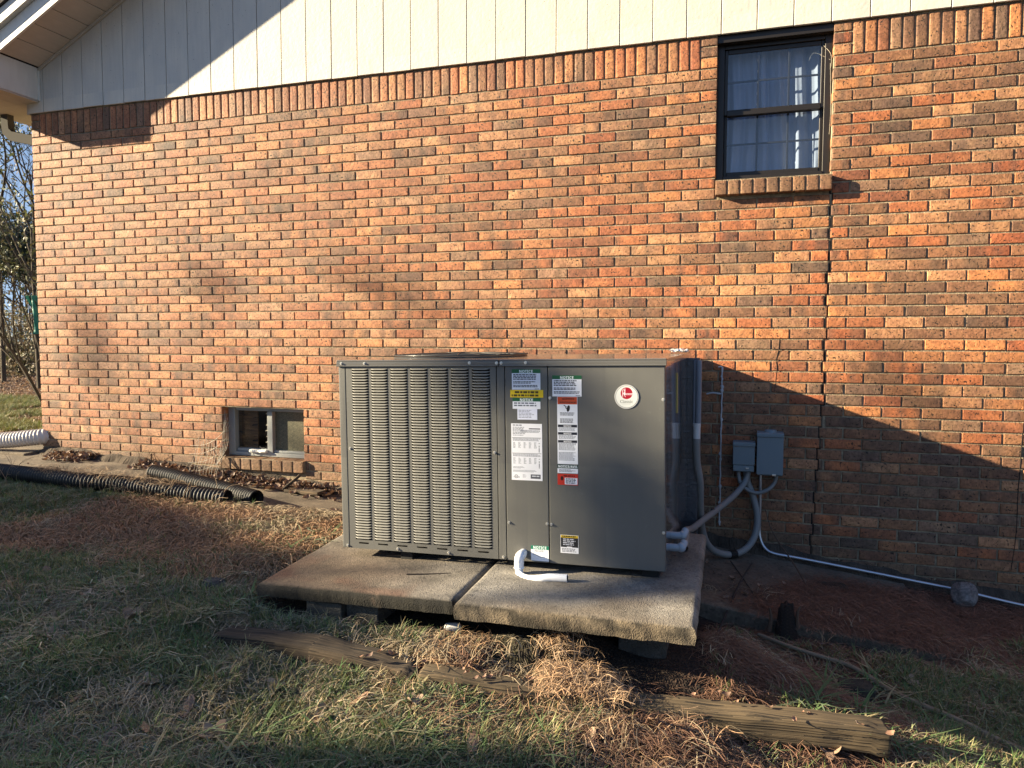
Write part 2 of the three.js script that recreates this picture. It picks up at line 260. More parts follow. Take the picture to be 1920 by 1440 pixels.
// concrete walk along the foot of the wall
{
  const pos = [], uv = [], idx = [], rows = 14, n = 160;
  for (let i = 0; i <= n; i++) {
    const x = mix(-1.2, 6.68, i / n), e = walkEdge(x) + 0.015 * (fbm(x * 12 + 9, 3, 0, 231, 3) - 0.5);
    for (let j = 0; j <= rows; j++) {
      const z = j < rows - 1 ? mix(-0.25, e - 0.012, j / (rows - 2)) : e, y = walkY(x, z) + 0.008 * (fbm(x * 5 + 9, z * 5 + 9, 0, 235, 3) - 0.5) - (j === rows - 1 ? 0.012 : 0) - (j === rows ? 0.22 : 0);
      pos.push(x, y, z); uv.push(x, z + (j === rows ? 0.2 : 0));
    }
  }
  for (let i = 0; i < n; i++) for (let j = 0; j < rows; j++) { const a = i * (rows + 1) + j, b = a + rows + 1; idx.push(a, a + 1, b, b, a + 1, b + 1); }
  const k = pos.length / 3; // end face
  for (let j = 0; j <= rows; j++) { const o = (n * (rows + 1) + j) * 3; pos.push(pos[o], pos[o + 1], pos[o + 2], pos[o] - 0.004, pos[o + 1] - 0.22, pos[o + 2]); uv.push(pos[o + 2], 0, pos[o + 2], 0.22); }
  for (let j = 0; j < rows - 1; j++) { const a = k + j * 2; idx.push(a, a + 2, a + 1, a + 1, a + 2, a + 3); }
  const g = new THREE.BufferGeometry();
  g.setAttribute('position', new THREE.Float32BufferAttribute(pos, 3)); g.setAttribute('uv', new THREE.Float32BufferAttribute(uv, 2)); g.setIndex(idx);
  describe(part('path', smooth(g, 0.5), M.walk), 'dirty concrete walk along the foot of the brick wall', 'path', null, 'structure');
}

// ---------------------------------------------------------------- brick house
const house = thing('brick_house', 'red and brown brick house end with cream board gable and white eave', 'house');
const L = 0.21, H = 0.06694, Y0 = 3.0, OFF = 6.4396, JOINT = 0.0098;
const win = { x0: 5.56, x1: 6.224, y0: 2.316, y1: 3.19 }, low = { x0: 1.85, x1: 2.585, y0: 0.405, y1: 0.785 };
{
  const wall = new THREE.Shape([[0.004, -1], [10.5, -1], [10.5, 3.2], [win.x1 + 0.003, 3.2], [win.x1 + 0.003, win.y0 - 0.06], [win.x0 - 0.003, win.y0 - 0.06], [win.x0 - 0.003, 3.2], [0.004, 3.2]].map(([x, y]) => new THREE.Vector2(x, y)));
  wall.holes.push(new THREE.Path([[low.x0 - 0.003, low.y0 - 0.06], [low.x0 - 0.003, low.y1 + 0.003], [low.x1 + 0.003, low.y1 + 0.003], [low.x1 + 0.003, low.y0 - 0.06]].map(([x, y]) => new THREE.Vector2(x, y))));
  const g = new THREE.ExtrudeGeometry(wall, { depth: 0.2, bevelEnabled: false }).translate(0, 0, -0.207);
  const wallPart = part('wall', g, M.mortar, house);
  // crack that runs from the corner of the window sill to the ground: the bricks are parted along it
  const crackPts = [[2.2, 6.232], [1.953, 6.232], [1.826, 6.236], [1.635, 6.22], [1.378, 6.226], [1.184, 6.212], [0.99, 6.222], [0.892, 6.213], [0.597, 6.196], [0.265, 6.18], [0.03, 6.167], [-1, 6.1]];
  const crackX = (y) => { for (let i = 1; i < crackPts.length; i++) if (y >= crackPts[i][0]) { const [a, b] = [crackPts[i - 1], crackPts[i]]; return mix(b[1], a[1], clamp((y - b[0]) / (a[0] - b[0]))); } return 6.1; };
  const R = rng(77), bricks = [];
  const lay = (x0, x1, y0, y1, extra = {}) => { if (x1 - x0 > 0.012 && y1 - y0 > 0.008) bricks.push({ x0, x1, y0, y1, ...extra }); };
  for (let k = 1; k <= 60; k++) {
    const y1 = Y0 - (k - 1) * H - JOINT / 2, y0 = Y0 - k * H + JOINT / 2, odd = k % 2 === 1, yc = (y0 + y1) / 2;
    if (y0 < -0.62) break;
    const heads = [0];
    for (let n = odd ? 1 : 0.41; n < (odd ? 26.1 : 26.6); n += n === 0.41 ? 1.09 : 1) heads.push(n * L);
    for (let n = odd ? -4 : -3.5; n < 20; n++) { const x = OFF + n * L; if (x < 10.6) heads.push(x); }
    for (let i = 0; i < heads.length - 1; i++) {
      let a = heads[i] + (i ? JOINT / 2 : 0), b = heads[i + 1] - JOINT / 2;
      const jig = (R() - 0.5) * 0.004; a += i ? jig : 0; b += (R() - 0.5) * 0.003;
      const slip = (R() - 0.5) * 0.003;
      let runs = [[a, b]];
      for (const w of [win, low]) if (y1 > w.y0 - (w === win ? 0.105 : 0.108) + 0.004 && y0 < w.y1 - 0.004) {
        const sillRow = y0 < w.y0 - 0.02, l = w.x0 + (sillRow ? -0.004 : 0), r = w.x1 + (sillRow ? 0.012 : 0);
        runs = runs.flatMap(([p, q]) => (q <= l || p >= r ? [[p, q]] : [[p, Math.min(q, l)], [Math.max(p, r), q]].filter(([s, e]) => e > s)));
      }
      if (yc < 2.2) {
        const c = crackX(yc) + (odd ? 0.006 : -0.006), gap = (yc > 1 ? 0.0072 : 0.0045) * (0.6 + 0.8 * hash(k, 3, 8));
        runs = runs.flatMap(([p, q]) => (p < c && q > c ? [[p, c - gap], [c + gap, q]] : [[p, q]]));
      }
      for (const [p, q] of runs) { const bot = y0 + slip; let top = y1 + slip; lay(p, q, bot, top, { k }); }
    }
  }
  // soldier course under the boards, with cut bricks stacked beside the window
  const sold = (a, b) => { const n = Math.round((b - a) / 0.0668), w = (b - a) / n; for (let i = 0; i < n; i++) lay(a + i * w + JOINT / 2, a + (i + 1) * w - JOINT / 2, Y0 + JOINT / 2 + (R() - 0.5) * 0.004, Y0 + 0.186, { up: true }); };
  lay(0, 0.085, 3.0049, 3.062); lay(0, 0.085, 3.0715, 3.128); lay(0, 0.085, 3.1385, 3.186);
  sold(0.09, win.x0 - 0.1); sold(win.x1 + 0.1, 10.5);
  for (const s of [[win.x0 - 0.096, win.x0], [win.x1, win.x1 + 0.096]]) { lay(s[0], s[1], 3.0049, 3.0625); lay(s[0], s[1], 3.072, 3.1295); lay(s[0], s[1], 3.139, 3.186); }
  // one brick: rounded front edges, own tone shifted for sun haze and shade, own piece of the texture
  const tones = [[0.44, 0.175, 0.08, 27], [0.53, 0.255, 0.115, 21], [0.5, 0.29, 0.165, 17], [0.36, 0.13, 0.062, 9], [0.32, 0.175, 0.1, 11], [0.23, 0.135, 0.085, 6], [0.19, 0.13, 0.1, 3], [0.35, 0.235, 0.16, 6]];
  const pick = (r, dim = 0) => { const k = (t) => t[3] * (t[0] < 0.34 ? 1 + 3.6 * dim : 1); let v = r() * tones.reduce((q, t) => q + k(t), 0); for (const t of tones) { v -= k(t); if (v <= 0) return t; } return tones[0]; };  // dim picks more dark brick tones at lower right, deepening the shade there
  const Rb = rng(991), Rc = rng(4242);
  function brickGeo(b, z0, zf, bev = 0.0035, r = Rb) {
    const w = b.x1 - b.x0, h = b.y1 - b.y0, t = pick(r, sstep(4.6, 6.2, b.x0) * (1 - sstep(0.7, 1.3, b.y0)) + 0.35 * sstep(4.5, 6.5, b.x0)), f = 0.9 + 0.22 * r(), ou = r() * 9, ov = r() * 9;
    const flash = r() < 0.4 ? [r(), r(), r(), r(), r()].map((v) => 0.66 + 0.5 * v) : [1, 1, 1, 1, 1].map(() => 0.94 + 0.12 * r());
    const lx = sstep(1.5, 6.5, b.x0), haze = 0.42 * (1 - lx), ft = fbm(b.x0 * 0.9 + 20, b.y0 * 1.3 + 20, 0, 261, 3), wear = 0.84 + 0.32 * ft, low = 1 - sstep(0.0, 0.22, b.y0 - baseY(b.x0) + 0.12 * (fbm(b.x0 * 3 + 9, 4, 0, 263, 2) - 0.5)), base = [mix(t[0], 0.47, haze) * wear, mix(t[1], 0.225, haze) * wear * mix(1, 0.9, lx), mix(t[2], 0.115, haze) * wear * mix(1, 0.8, lx)].map((q, i) => mix(q, [0.16, 0.11, 0.07][i], low * 0.75));  // left bricks pulled toward a pale tone for the glancing sun haze
    const zz = zf + (r() - 0.5) * 0.0022, tilt = (r() - 0.5) * 0.0016;
    const us = [0, 0, bev / w, 0.3, 0.5, 0.7, 1 - bev / w, 1, 1], vs = [0, 0, bev / h, 1 - bev / h, 1, 1];
    const pos = [], uv = [], color = [], idx = [];
    us.forEach((u, i) => vs.forEach((v, j) => {
      const side = (i === 0 || i === us.length - 1 || j === 0 || j === vs.length - 1), edge = i === 1 || i === us.length - 2 || j === 1 || j === vs.length - 2;
      const wob = edge || side ? 0 : (r() - 0.5) * 0.0008;
      const ex = side ? 0 : edge ? (r() - 0.5) * 0.0016 : 0;
      pos.push(b.x0 + u * w + (i < 2 || i > us.length - 3 ? ex : 0), b.y0 + v * h + (j < 2 || j > vs.length - 3 ? ex : 0), side ? z0 : edge ? zz - bev + ex : zz + wob + (u - 0.5) * tilt);
      const su = b.up ? v * h : u * w, sv = b.up ? u * w : v * h;
      uv.push(su + ou, sv + ov);
      const m = f * mix(flash[Math.min(4, Math.floor((b.up ? v : u) * 4.99))], 1, 0.25), d = clamp((m - 0.6) * 2.2);
      color.push(mix(0.17, base[0], d) * m, mix(0.115, base[1], d) * m, mix(0.085, base[2], d) * m);
    }));
    const nv = vs.length;
    for (let i = 0; i < us.length - 1; i++) for (let j = 0; j < nv - 1; j++) { if ((i === 0 || i === us.length - 2) && (j === 0 || j === nv - 2)) continue; const a = i * nv + j, c = a + nv; idx.push(a, c, a + 1, a + 1, c, c + 1); }
    const g = new THREE.BufferGeometry();
    g.setAttribute('position', new THREE.Float32BufferAttribute(pos, 3)); g.setAttribute('uv', new THREE.Float32BufferAttribute(uv, 2)); g.setAttribute('color', new THREE.Float32BufferAttribute(color, 3)); g.setIndex(idx); g.computeVertexNormals();
    return g;
  }
  // the bricks that show largest are parts of their own, the rest one piece
  const cam = camera.position, seen = (b) => {
    const x = (b.x0 + b.x1) / 2, y = (b.y0 + b.y1) / 2, dx = x - cam.x, dz = -cam.z, u = (dx * Math.cos(0.30354) - dz * -Math.sin(0.30354)), d = -(dx * -Math.sin(0.30354) * -1) - dz * Math.cos(0.30354);
    const fw = -dx * Math.sin(0.30354) + cam.z * Math.cos(0.30354), sd = dx * Math.cos(0.30354) + cam.z * -Math.sin(0.30354) * -1 * -1;
    const px = (dx * Math.cos(0.30354) + cam.z * Math.sin(0.30354)) / fw;
    if (Math.abs(px) > 0.68 || y < topY(x, 0.02) - 0.03 || (x > 4.1 && x < 5.4 && y < 1.18) || y > 3.3) return 0;
    return (b.x1 - b.x0) * (b.y1 - b.y0) / (fw * fw) * cam.z / fw;
  };
  bricks.forEach((b) => { b.size = seen(b); });
  const big = new Set([...bricks].sort((a, b) => b.size - a.size).slice(0, 270)), rest = [];
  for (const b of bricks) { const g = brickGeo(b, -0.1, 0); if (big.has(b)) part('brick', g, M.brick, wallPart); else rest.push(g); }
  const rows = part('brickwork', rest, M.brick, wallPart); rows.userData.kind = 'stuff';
  // sills of bricks set on edge
  const sill = (name, w, n, drop, out, tone) => {
    const s = part(name, block(w.x0 + 0.004, w.x1 + 0.008, w.y0 - drop, w.y0 - 0.012, -0.1, out - 0.006, 0.002), M.mortar, house);
    const step = (w.x1 - w.x0 + 0.012) / n;
    for (let i = 0; i < n; i++) {
      const x0 = w.x0 + i * step + 0.004, x1 = w.x0 + (i + 1) * step - 0.005, g = brickGeo({ x0, x1, y0: w.y0 - drop - 0.003, y1: w.y0 - 0.006 + (Rc() - 0.5) * 0.003, up: true }, -0.1, out, 0.004, Rc), p = g.attributes.position, c = g.attributes.color;
      for (let k = 0; k < p.count; k++) { if (p.getY(k) > w.y0 - drop / 2) p.setY(k, p.getY(k) - Math.max(0, p.getZ(k) + 0.03) * 0.14); c.setXYZ(k, mix(c.getX(k), tone[0], 0.8), mix(c.getY(k), tone[1], 0.8), mix(c.getZ(k), tone[2], 0.8)); }
      g.computeVertexNormals();
      part('brick', g, M.brick, s);
    }
  };
  sill('window_sill', win, 9, 0.1, 0.056, [0.2, 0.12, 0.07]);
  sill('basement_sill', low, 8, 0.095, 0.03, [0.21, 0.13, 0.07]);
  // crack: the dark bed of the parting
  const bits = [], Rk = rng(515); let last = null;
  for (let k = 12; k < 48; k++) {
    const yc = Y0 - (k - 0.5) * H, x = crackX(yc) + (k % 2 ? 0.006 : -0.006) + (Rk() - 0.5) * 0.002, w = (yc > 1 ? 0.011 : 0.007) * (0.5 + Rk());
    bits.push(rbox(w, H - 0.004, 0.0012, 0.0004, [1, 3, 1], 0.001, k, 60).rotateZ((Rk() - 0.5) * 0.08).translate(x, yc, -0.0058));
    if (last) { const a = Math.min(x, last), b = Math.max(x, last); bits.push(rbox(b - a + w, 0.003 + 0.004 * Rk(), 0.0012, 0.0004, [3, 1, 1], 0.001, k, 60).translate((a + b) / 2, yc + H / 2, -0.0059)); }
    last = x;
  }
  part('crack', bits, M.crack, wallPart, 'long dark crack that zigzags down from the window sill');
  // thin cracks over faces and joints
  part('crack', [taper([V(5.961, 1.33, 0.0006), V(5.956, 1.26, 0.001), V(5.944, 1.2, 0), V(5.948, 1.14, 0.001), V(5.937, 1.0, 0)], 0.0026, 0.0012, 30, 5)], M.crack, wallPart, 'short dark crack above the grey electrical boxes');
  part('crack', [taper([V(7.272, 0.8, 0.0005), V(7.268, 0.65, 0.001), V(7.262, 0.45, 0), V(7.261, 0.219, 0.001), V(7.244, 0, 0)], 0.003, 0.0016, 40, 5)], M.crack, wallPart, 'thin dark crack at the right edge of the wall');
  // strip of old mortar and dirt along the foot of the wall
  const pos = [], idx = [], uv = [];
  for (let i = 0; i <= 260; i++) { const x = i / 260 * 8.4, y = topY(x, 0.05), n = fbm(x * 6 + 3, 1, 0, 301, 4), n2 = fbm(x * 15 + 3, 5, 0, 305, 3); const h = 0.03 + 0.06 * n, d = 0.05 + 0.07 * n2; for (const [dy, z] of [[h, -0.005], [h * 0.85, 0.012 + d * 0.2], [h * 0.35, d * 0.6], [-0.03, d]]) { pos.push(x, y + dy, z); uv.push(x, z + dy); } }
  for (let i = 0; i < 260; i++) for (let j = 0; j < 3; j++) { const a = i * 4 + j; idx.push(a, a + 1, a + 4, a + 4, a + 1, a + 5); }
  const fg = new THREE.BufferGeometry(); fg.setAttribute('position', new THREE.Float32BufferAttribute(pos, 3)); fg.setAttribute('uv', new THREE.Float32BufferAttribute(uv, 2)); fg.setIndex(idx); fg.computeVertexNormals();
  part('footing', fg, std(0.13, 0.1, 0.075, { map: per(T.concrete, 0.5), bumpMap: per(T.rough, 0.2), bumpScale: 0.01, roughness: 1 }), house);
  // the rest of the shell, so that rooms are dark
  part('side_wall', [block(0.004, 0.2, -1, 3.25, -8, -0.21, 0.002), block(10.3, 10.5, -1, 3.25, -8, -0.21, 0.002)], M.mortar, house);
  part('back_wall', block(0.004, 10.5, -1, 3.25, -8.2, -8.01, 0.002), M.mortar, house);
  part('ceiling', block(0.2, 10.3, 3.26, 3.36, -8, -0.22, 0.002), M.room, house);
  part('inner_floor', block(0.2, 10.3, 0.98, 1.08, -8, -0.22, 0.002), M.room, house);
}
// gable boards
const SLOPE = 0.497, soffY = (x) => 3.485 + SLOPE * x, RIDGE = 5.25, OVER = 0.385;
{
  const gable = new THREE.Group(); gable.name = 'gable'; house.add(gable);
  const pitch = 0.2085, first = 0.785 - 3 * pitch;
  const edges = [0.0]; for (let x = first; x < 10.5; x += pitch) if (x > 0.06) edges.push(x); edges.push(10.5);
  const top = (x) => (x < RIDGE ? soffY(x) : soffY(2 * RIDGE - x)) - 0.004;
  for (let i = 0; i < edges.length - 1; i++) {
    const a = edges[i] + 0.0048, b = edges[i + 1] - 0.0048, r = hash(i, 2, 5), pts = [[a, 3.196 + r * 0.003], [b, 3.196 + r * 0.003], [b, top(b)]];
    if (a < RIDGE && b > RIDGE) pts.push([RIDGE, top(RIDGE)]);
    pts.push([a, top(a)]);
    const g = new THREE.ExtrudeGeometry(new THREE.Shape(pts.map((p) => new THREE.Vector2(...p))), { depth: 0.014, bevelEnabled: true, bevelSize: 0.0022, bevelThickness: 0.0022, bevelSegments: 1 }).translate(0, 0, 0.001 + r * 0.0014);
    part('board', g, M.siding, gable);
  }
  part('board_backing', new THREE.ExtrudeGeometry(new THREE.Shape([[0.002, 3.201], [10.498, 3.201], [10.498, soffY(0) - 0.01], [RIDGE, soffY(RIDGE) - 0.01], [0.002, soffY(0) - 0.01]].map((p) => new THREE.Vector2(...p))), { depth: 0.05, bevelEnabled: false }).translate(0, 0, -0.052), std(0.1, 0.09, 0.075), gable);
  // eaves: planked soffit under the rake, fascia boards, boxed end
  const eave = new THREE.Group(); eave.name = 'eave'; house.add(eave);
  const ang = Math.atan(SLOPE), along = (d) => V(d * Math.cos(ang), d * Math.sin(ang), 0);
  const sloped = (s0, s1, y0, y1, z0, z1, r = 0.002) => { const g = block(s0, s1, y0, y1, z0, z1, r); g.rotateZ(ang); g.translate(0, 3.485, 0); return g; };
  const sEnd = RIDGE / Math.cos(ang), sStart = -0.62 / Math.cos(ang);
  const mirror = (g) => { const m = g.clone(); m.applyMatrix4(new THREE.Matrix4().makeScale(-1, 1, 1)); m.translate(2 * RIDGE, 0, 0); const q = m.attributes.position; for (let i = 0; i < q.count; i += 3) for (const a of Object.values(m.attributes)) for (let k = 0; k < a.itemSize; k++) { const t = a.array[(i + 1) * a.itemSize + k]; a.array[(i + 1) * a.itemSize + k] = a.array[(i + 2) * a.itemSize + k]; a.array[(i + 2) * a.itemSize + k] = t; } m.computeVertexNormals(); return m; };
  for (let s = 0.14 / Math.cos(ang), i = 0; s < sEnd; s += 0.2, i++) part('soffit_board', sloped(s + 0.003, Math.min(s + 0.197, sEnd), 0, 0.012 + (i % 2) * 0.001, 0.018, OVER - 0.004), M.soffit, eave);
  part('soffit_moulding', sloped(0.14, sEnd, -0.022, -0.001, 0.0185, 0.036), M.soffit, eave);
  part('fascia', sloped(-0.36 / Math.cos(ang), sEnd + 0.01, -0.02, 0.11, OVER, OVER + 0.02), M.trim, eave);
  part('rake_trim', sloped(-0.38 / Math.cos(ang), sEnd + 0.02, 0.112, 0.21, OVER + 0.001, OVER + 0.062), M.trim, eave);
  part('roof', [sloped(sStart - 0.03, sEnd, 0.213, 0.245, -8.3, OVER + 0.085), mirror(sloped(sStart - 0.03, sEnd, 0.213, 0.245, -8.3, OVER + 0.085)), mirror(sloped(sStart, sEnd, 0, 0.2, OVER, OVER + 0.05)), mirror(sloped(sStart, sEnd, 0, 0.012, 0.02, OVER - 0.004))], M.shingle, house);
  // boxed end of the eave: cheek towards the gable, front, bottom
  const cheek = new THREE.Shape([[-OVER + 0.004, 3.29], [-0.019, 3.29], [-0.019, soffY(0.122) + 0.006], [-OVER + 0.004, soffY(0.122) + 0.006]].map((p) => new THREE.Vector2(...p)));
  part('cheek', new THREE.ExtrudeGeometry(cheek, { depth: 0.018, bevelEnabled: false }).rotateY(Math.PI / 2).translate(0.104, 0, 0), M.trim, eave);
  part('cheek_trim', block(0.12, 0.136, 3.286, soffY(0.13) - 0.02, 0.0185, 0.032, 0.002), M.trim, eave);
  part('box_front', new THREE.ExtrudeGeometry(new THREE.Shape([[-0.585, 3.29], [0.122, 3.29], [0.122, soffY(0.122)], [-0.3, 3.345], [-0.585, 3.345]].map((p) => new THREE.Vector2(...p))), { depth: 0.016, bevelEnabled: false }).translate(0, 0, OVER - 0.016 - 0.004), M.trim, eave);
  for (let i = 0; i < 3; i++) part('bottom_board', block(-0.585 + i * 0.235, -0.585 + i * 0.235 + 0.231, 3.276, 3.288, 0.017, OVER - 0.002, 0.001), M.soffit, eave);
  part('bottom_board', block(-0.585, -0.004, 3.276, 3.288, -8, 0.015, 0.001), M.soffit, eave);
  part('frieze', block(-0.03, -0.002, 3.19, 3.275, -8, 0.012, 0.002), M.soffit, eave);
  // gutter and downspout round the corner
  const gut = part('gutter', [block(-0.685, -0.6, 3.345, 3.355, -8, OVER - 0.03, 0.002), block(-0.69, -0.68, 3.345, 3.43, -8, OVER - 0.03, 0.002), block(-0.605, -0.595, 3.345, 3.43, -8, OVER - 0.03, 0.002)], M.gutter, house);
  const ds = new THREE.Shape([[-0.03, -0.04], [0.03, -0.04], [0.03, 0.04], [-0.03, 0.04]].map((p) => new THREE.Vector2(...p)));
  const dsTube = (pts) => new THREE.ExtrudeGeometry(ds, { steps: 40, bevelEnabled: false, extrudePath: curve(pts, 0.35) });
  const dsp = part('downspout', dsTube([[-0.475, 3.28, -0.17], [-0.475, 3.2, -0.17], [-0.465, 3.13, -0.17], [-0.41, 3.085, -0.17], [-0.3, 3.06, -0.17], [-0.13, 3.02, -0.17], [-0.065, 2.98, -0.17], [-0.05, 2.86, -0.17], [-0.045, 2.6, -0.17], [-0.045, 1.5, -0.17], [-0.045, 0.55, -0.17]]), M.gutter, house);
}
// upper window
{
  const w = new THREE.Group(); w.name = 'window'; house.add(w);
  const { x0, x1, y0 } = win, y1 = 3.17, zf = -0.062, zb = -0.135, j = 0.042;
  part('head_trim', block(x0, x1, 3.15, 3.195, -0.135, -0.012, 0.002), M.bronze, w);
  part('frame', [block(x0, x0 + j, y0 - 0.005, y1, zb, zf), block(x1 - j, x1, y0 - 0.005, y1, zb, zf), block(x0 + j, x1 - j, y0 - 0.005, y0 + 0.03, zb, zf + 0.006), block(x0 + j, x1 - j, y1 - 0.045, y1 - 0.021, zb, zf)], M.bronze, w);
  const mid = y0 + 0.43, sash = (nm, a, b, z) => {
    part(nm, [block(x0 + j + 0.001, x0 + j + 0.02, a, b, z - 0.02, z), block(x1 - j - 0.02, x1 - j - 0.001, a, b, z - 0.02, z), block(x0 + j + 0.02, x1 - j - 0.02, a, a + 0.03, z - 0.02, z + 0.004), block(x0 + j + 0.02, x1 - j - 0.02, b - 0.026, b, z - 0.02, z)], M.bronze, w);
    const l = x0 + j + 0.02, r = x1 - j - 0.02, bt = a + 0.03, tp = b - 0.026;
    part('pane', new THREE.PlaneGeometry(r - l, tp - bt).translate((l + r) / 2, (bt + tp) / 2, z - 0.006), M.glass, w);
    for (const k of [1, 2]) part('muntin', block(mix(l, r, k / 3) - 0.006, mix(l, r, k / 3) + 0.006, bt, tp, z - 0.016, z - 0.009, 0.001), M.muntin, w);
    part('muntin', block(l, r, (bt + tp) / 2 - 0.006, (bt + tp) / 2 + 0.006, z - 0.0165, z - 0.0095, 0.001), M.muntin, w);
  };
  sash('lower_sash', y0 + 0.031, mid, -0.098); sash('upper_sash', mid - 0.02, y1 - 0.046, -0.074);
  part('meeting_rail', block(x0 + j + 0.02, x1 - j - 0.02, mid - 0.03, mid - 0.008, -0.073, -0.055, 0.002), M.bronze, w);
  // curtains hanging behind the glass
  const drape = (a, b, folds, ph, amp) => {
    const g = new THREE.PlaneGeometry(b - a, 0.95, 90, 24).translate((a + b) / 2, y0 + 0.43, -0.168), p = g.attributes.position;
    for (let i = 0; i < p.count; i++) { const x = p.getX(i), y = p.getY(i), t = (x - a) / (b - a), s = (y - y0) * 0.8; p.setX(i, x + 0.012 * Math.sin(y * 5 + ph)); p.setZ(i, p.getZ(i) + amp * Math.sin(t * folds * 6.283 + ph + 0.7 * Math.sin(y * 3.1 + ph) ) * (1.15 - 0.3 * s) + 0.006 * Math.sin(t * folds * 15 + y * 2)); }
    g.computeVertexNormals(); return g;
  };
  part('curtain', drape(x0 - 0.02, x0 + 0.3, 3, 0.4, 0.016), M.curtain, w);
  part('curtain', drape(x0 + 0.27, x1 + 0.05, 4, 2.1, 0.018), M.curtain, w);
  // dry stems caught at the right jamb
  part('cobweb_stem', [tube([[x1 - 0.02, 2.9, -0.09], [x1 - 0.008, 2.96, -0.06], [x1 - 0.012, 3.03, -0.05], [x1 - 0.05, 3.09, -0.07]], 0.0009, 20, 5), tube([[x1 - 0.01, 2.5, -0.07], [x1 - 0.004, 2.7, -0.05], [x1 - 0.012, 2.98, -0.06]], 0.0008, 20, 5), tube([[x1 - 0.012, 3.0, -0.06], [x1 - 0.1, 3.06, -0.09], [x1 - 0.13, 3.02, -0.095]], 0.0007, 16, 5)], M.wire, w);
}
// basement window
{
  const w = new THREE.Group(); w.name = 'basement_window'; house.add(w);
  const { x0, x1, y0, y1 } = low, zf = -0.085, zb = -0.13, m = 2.235;
  part('frame', [block(x0, x0 + 0.06, y0 - 0.005, y1, zb, zf + 0.01), block(x1 - 0.012, x1, y0 - 0.005, y1, zb, zf), block(x0 + 0.06, x1 - 0.012, y0 - 0.005, y0 + 0.025, zb, zf + 0.012), block(x0 + 0.06, x1 - 0.012, y1 - 0.03, y1, zb, zf)], M.aluminium, w);
  part('mullion', block(m - 0.024, m + 0.024, y0 + 0.022, y1 - 0.031, zb + 0.004, zf + 0.014), M.aluminium, w);
  part('rail', [block(m + 0.024, x1 - 0.012, y0 + 0.026, y0 + 0.045, zb + 0.01, zf - 0.002), block(x0 + 0.06, m - 0.024, y0 + 0.026, y0 + 0.05, zb, zf - 0.012)], M.aluminium, w);
  part('pane', new THREE.PlaneGeometry(x1 - 0.012 - m - 0.024, y1 - y0 - 0.075).translate((x1 - 0.012 + m + 0.024) / 2, (y0 + y1) / 2 + 0.008, zb + 0.02), M.dusty, w, 'dusty grey right pane');
  part('pane', new THREE.PlaneGeometry(m - 0.024 - x0 - 0.06, y1 - y0 - 0.08).translate((m - 0.024 + x0 + 0.06) / 2, (y0 + y1) / 2 + 0.01, zb + 0.012), M.glass, w);
  part('inner_board', block(x0 - 0.05, x0 + 0.2, y0 - 0.1, y1 + 0.1, -0.19, -0.175, 0.002), M.panelling, w);
  part('well', [block(x0 - 0.4, x1 + 0.4, y0 - 0.3, y1 + 0.3, -1.3, -1.28, 0.002), block(x0 - 0.42, x0 - 0.4, y0 - 0.3, y1 + 0.3, -1.3, -0.21, 0.002)], M.room, w);
  const Rf = rng(31), flakes = [];
  for (let i = 0; i < 9; i++) flakes.push(rbox(0.02 + Rf() * 0.05, 0.012 + Rf() * 0.012, 0.02 + Rf() * 0.02, 0.004, [2, 1, 1], 0.004, i).translate(2.08 + Rf() * 0.12, y0 + 0.034 + Rf() * 0.006, zf + 0.012 + Rf() * 0.01));
  part('paint_flakes', flakes, std(0.75, 0.74, 0.68), w);
  const web = []; for (let i = 0; i < 7; i++) { const y = mix(y0 + 0.06, y1 - 0.05, i / 6); web.push(tube([[m - 0.024, y, zb + 0.016], [m - 0.035, y + 0.006, zb + 0.018], [m - 0.045 - Rf() * 0.02, y - 0.004, zb + 0.02]], 0.003, 6, 4)); }
  part('ragged_screen', web, M.wire, w);
}

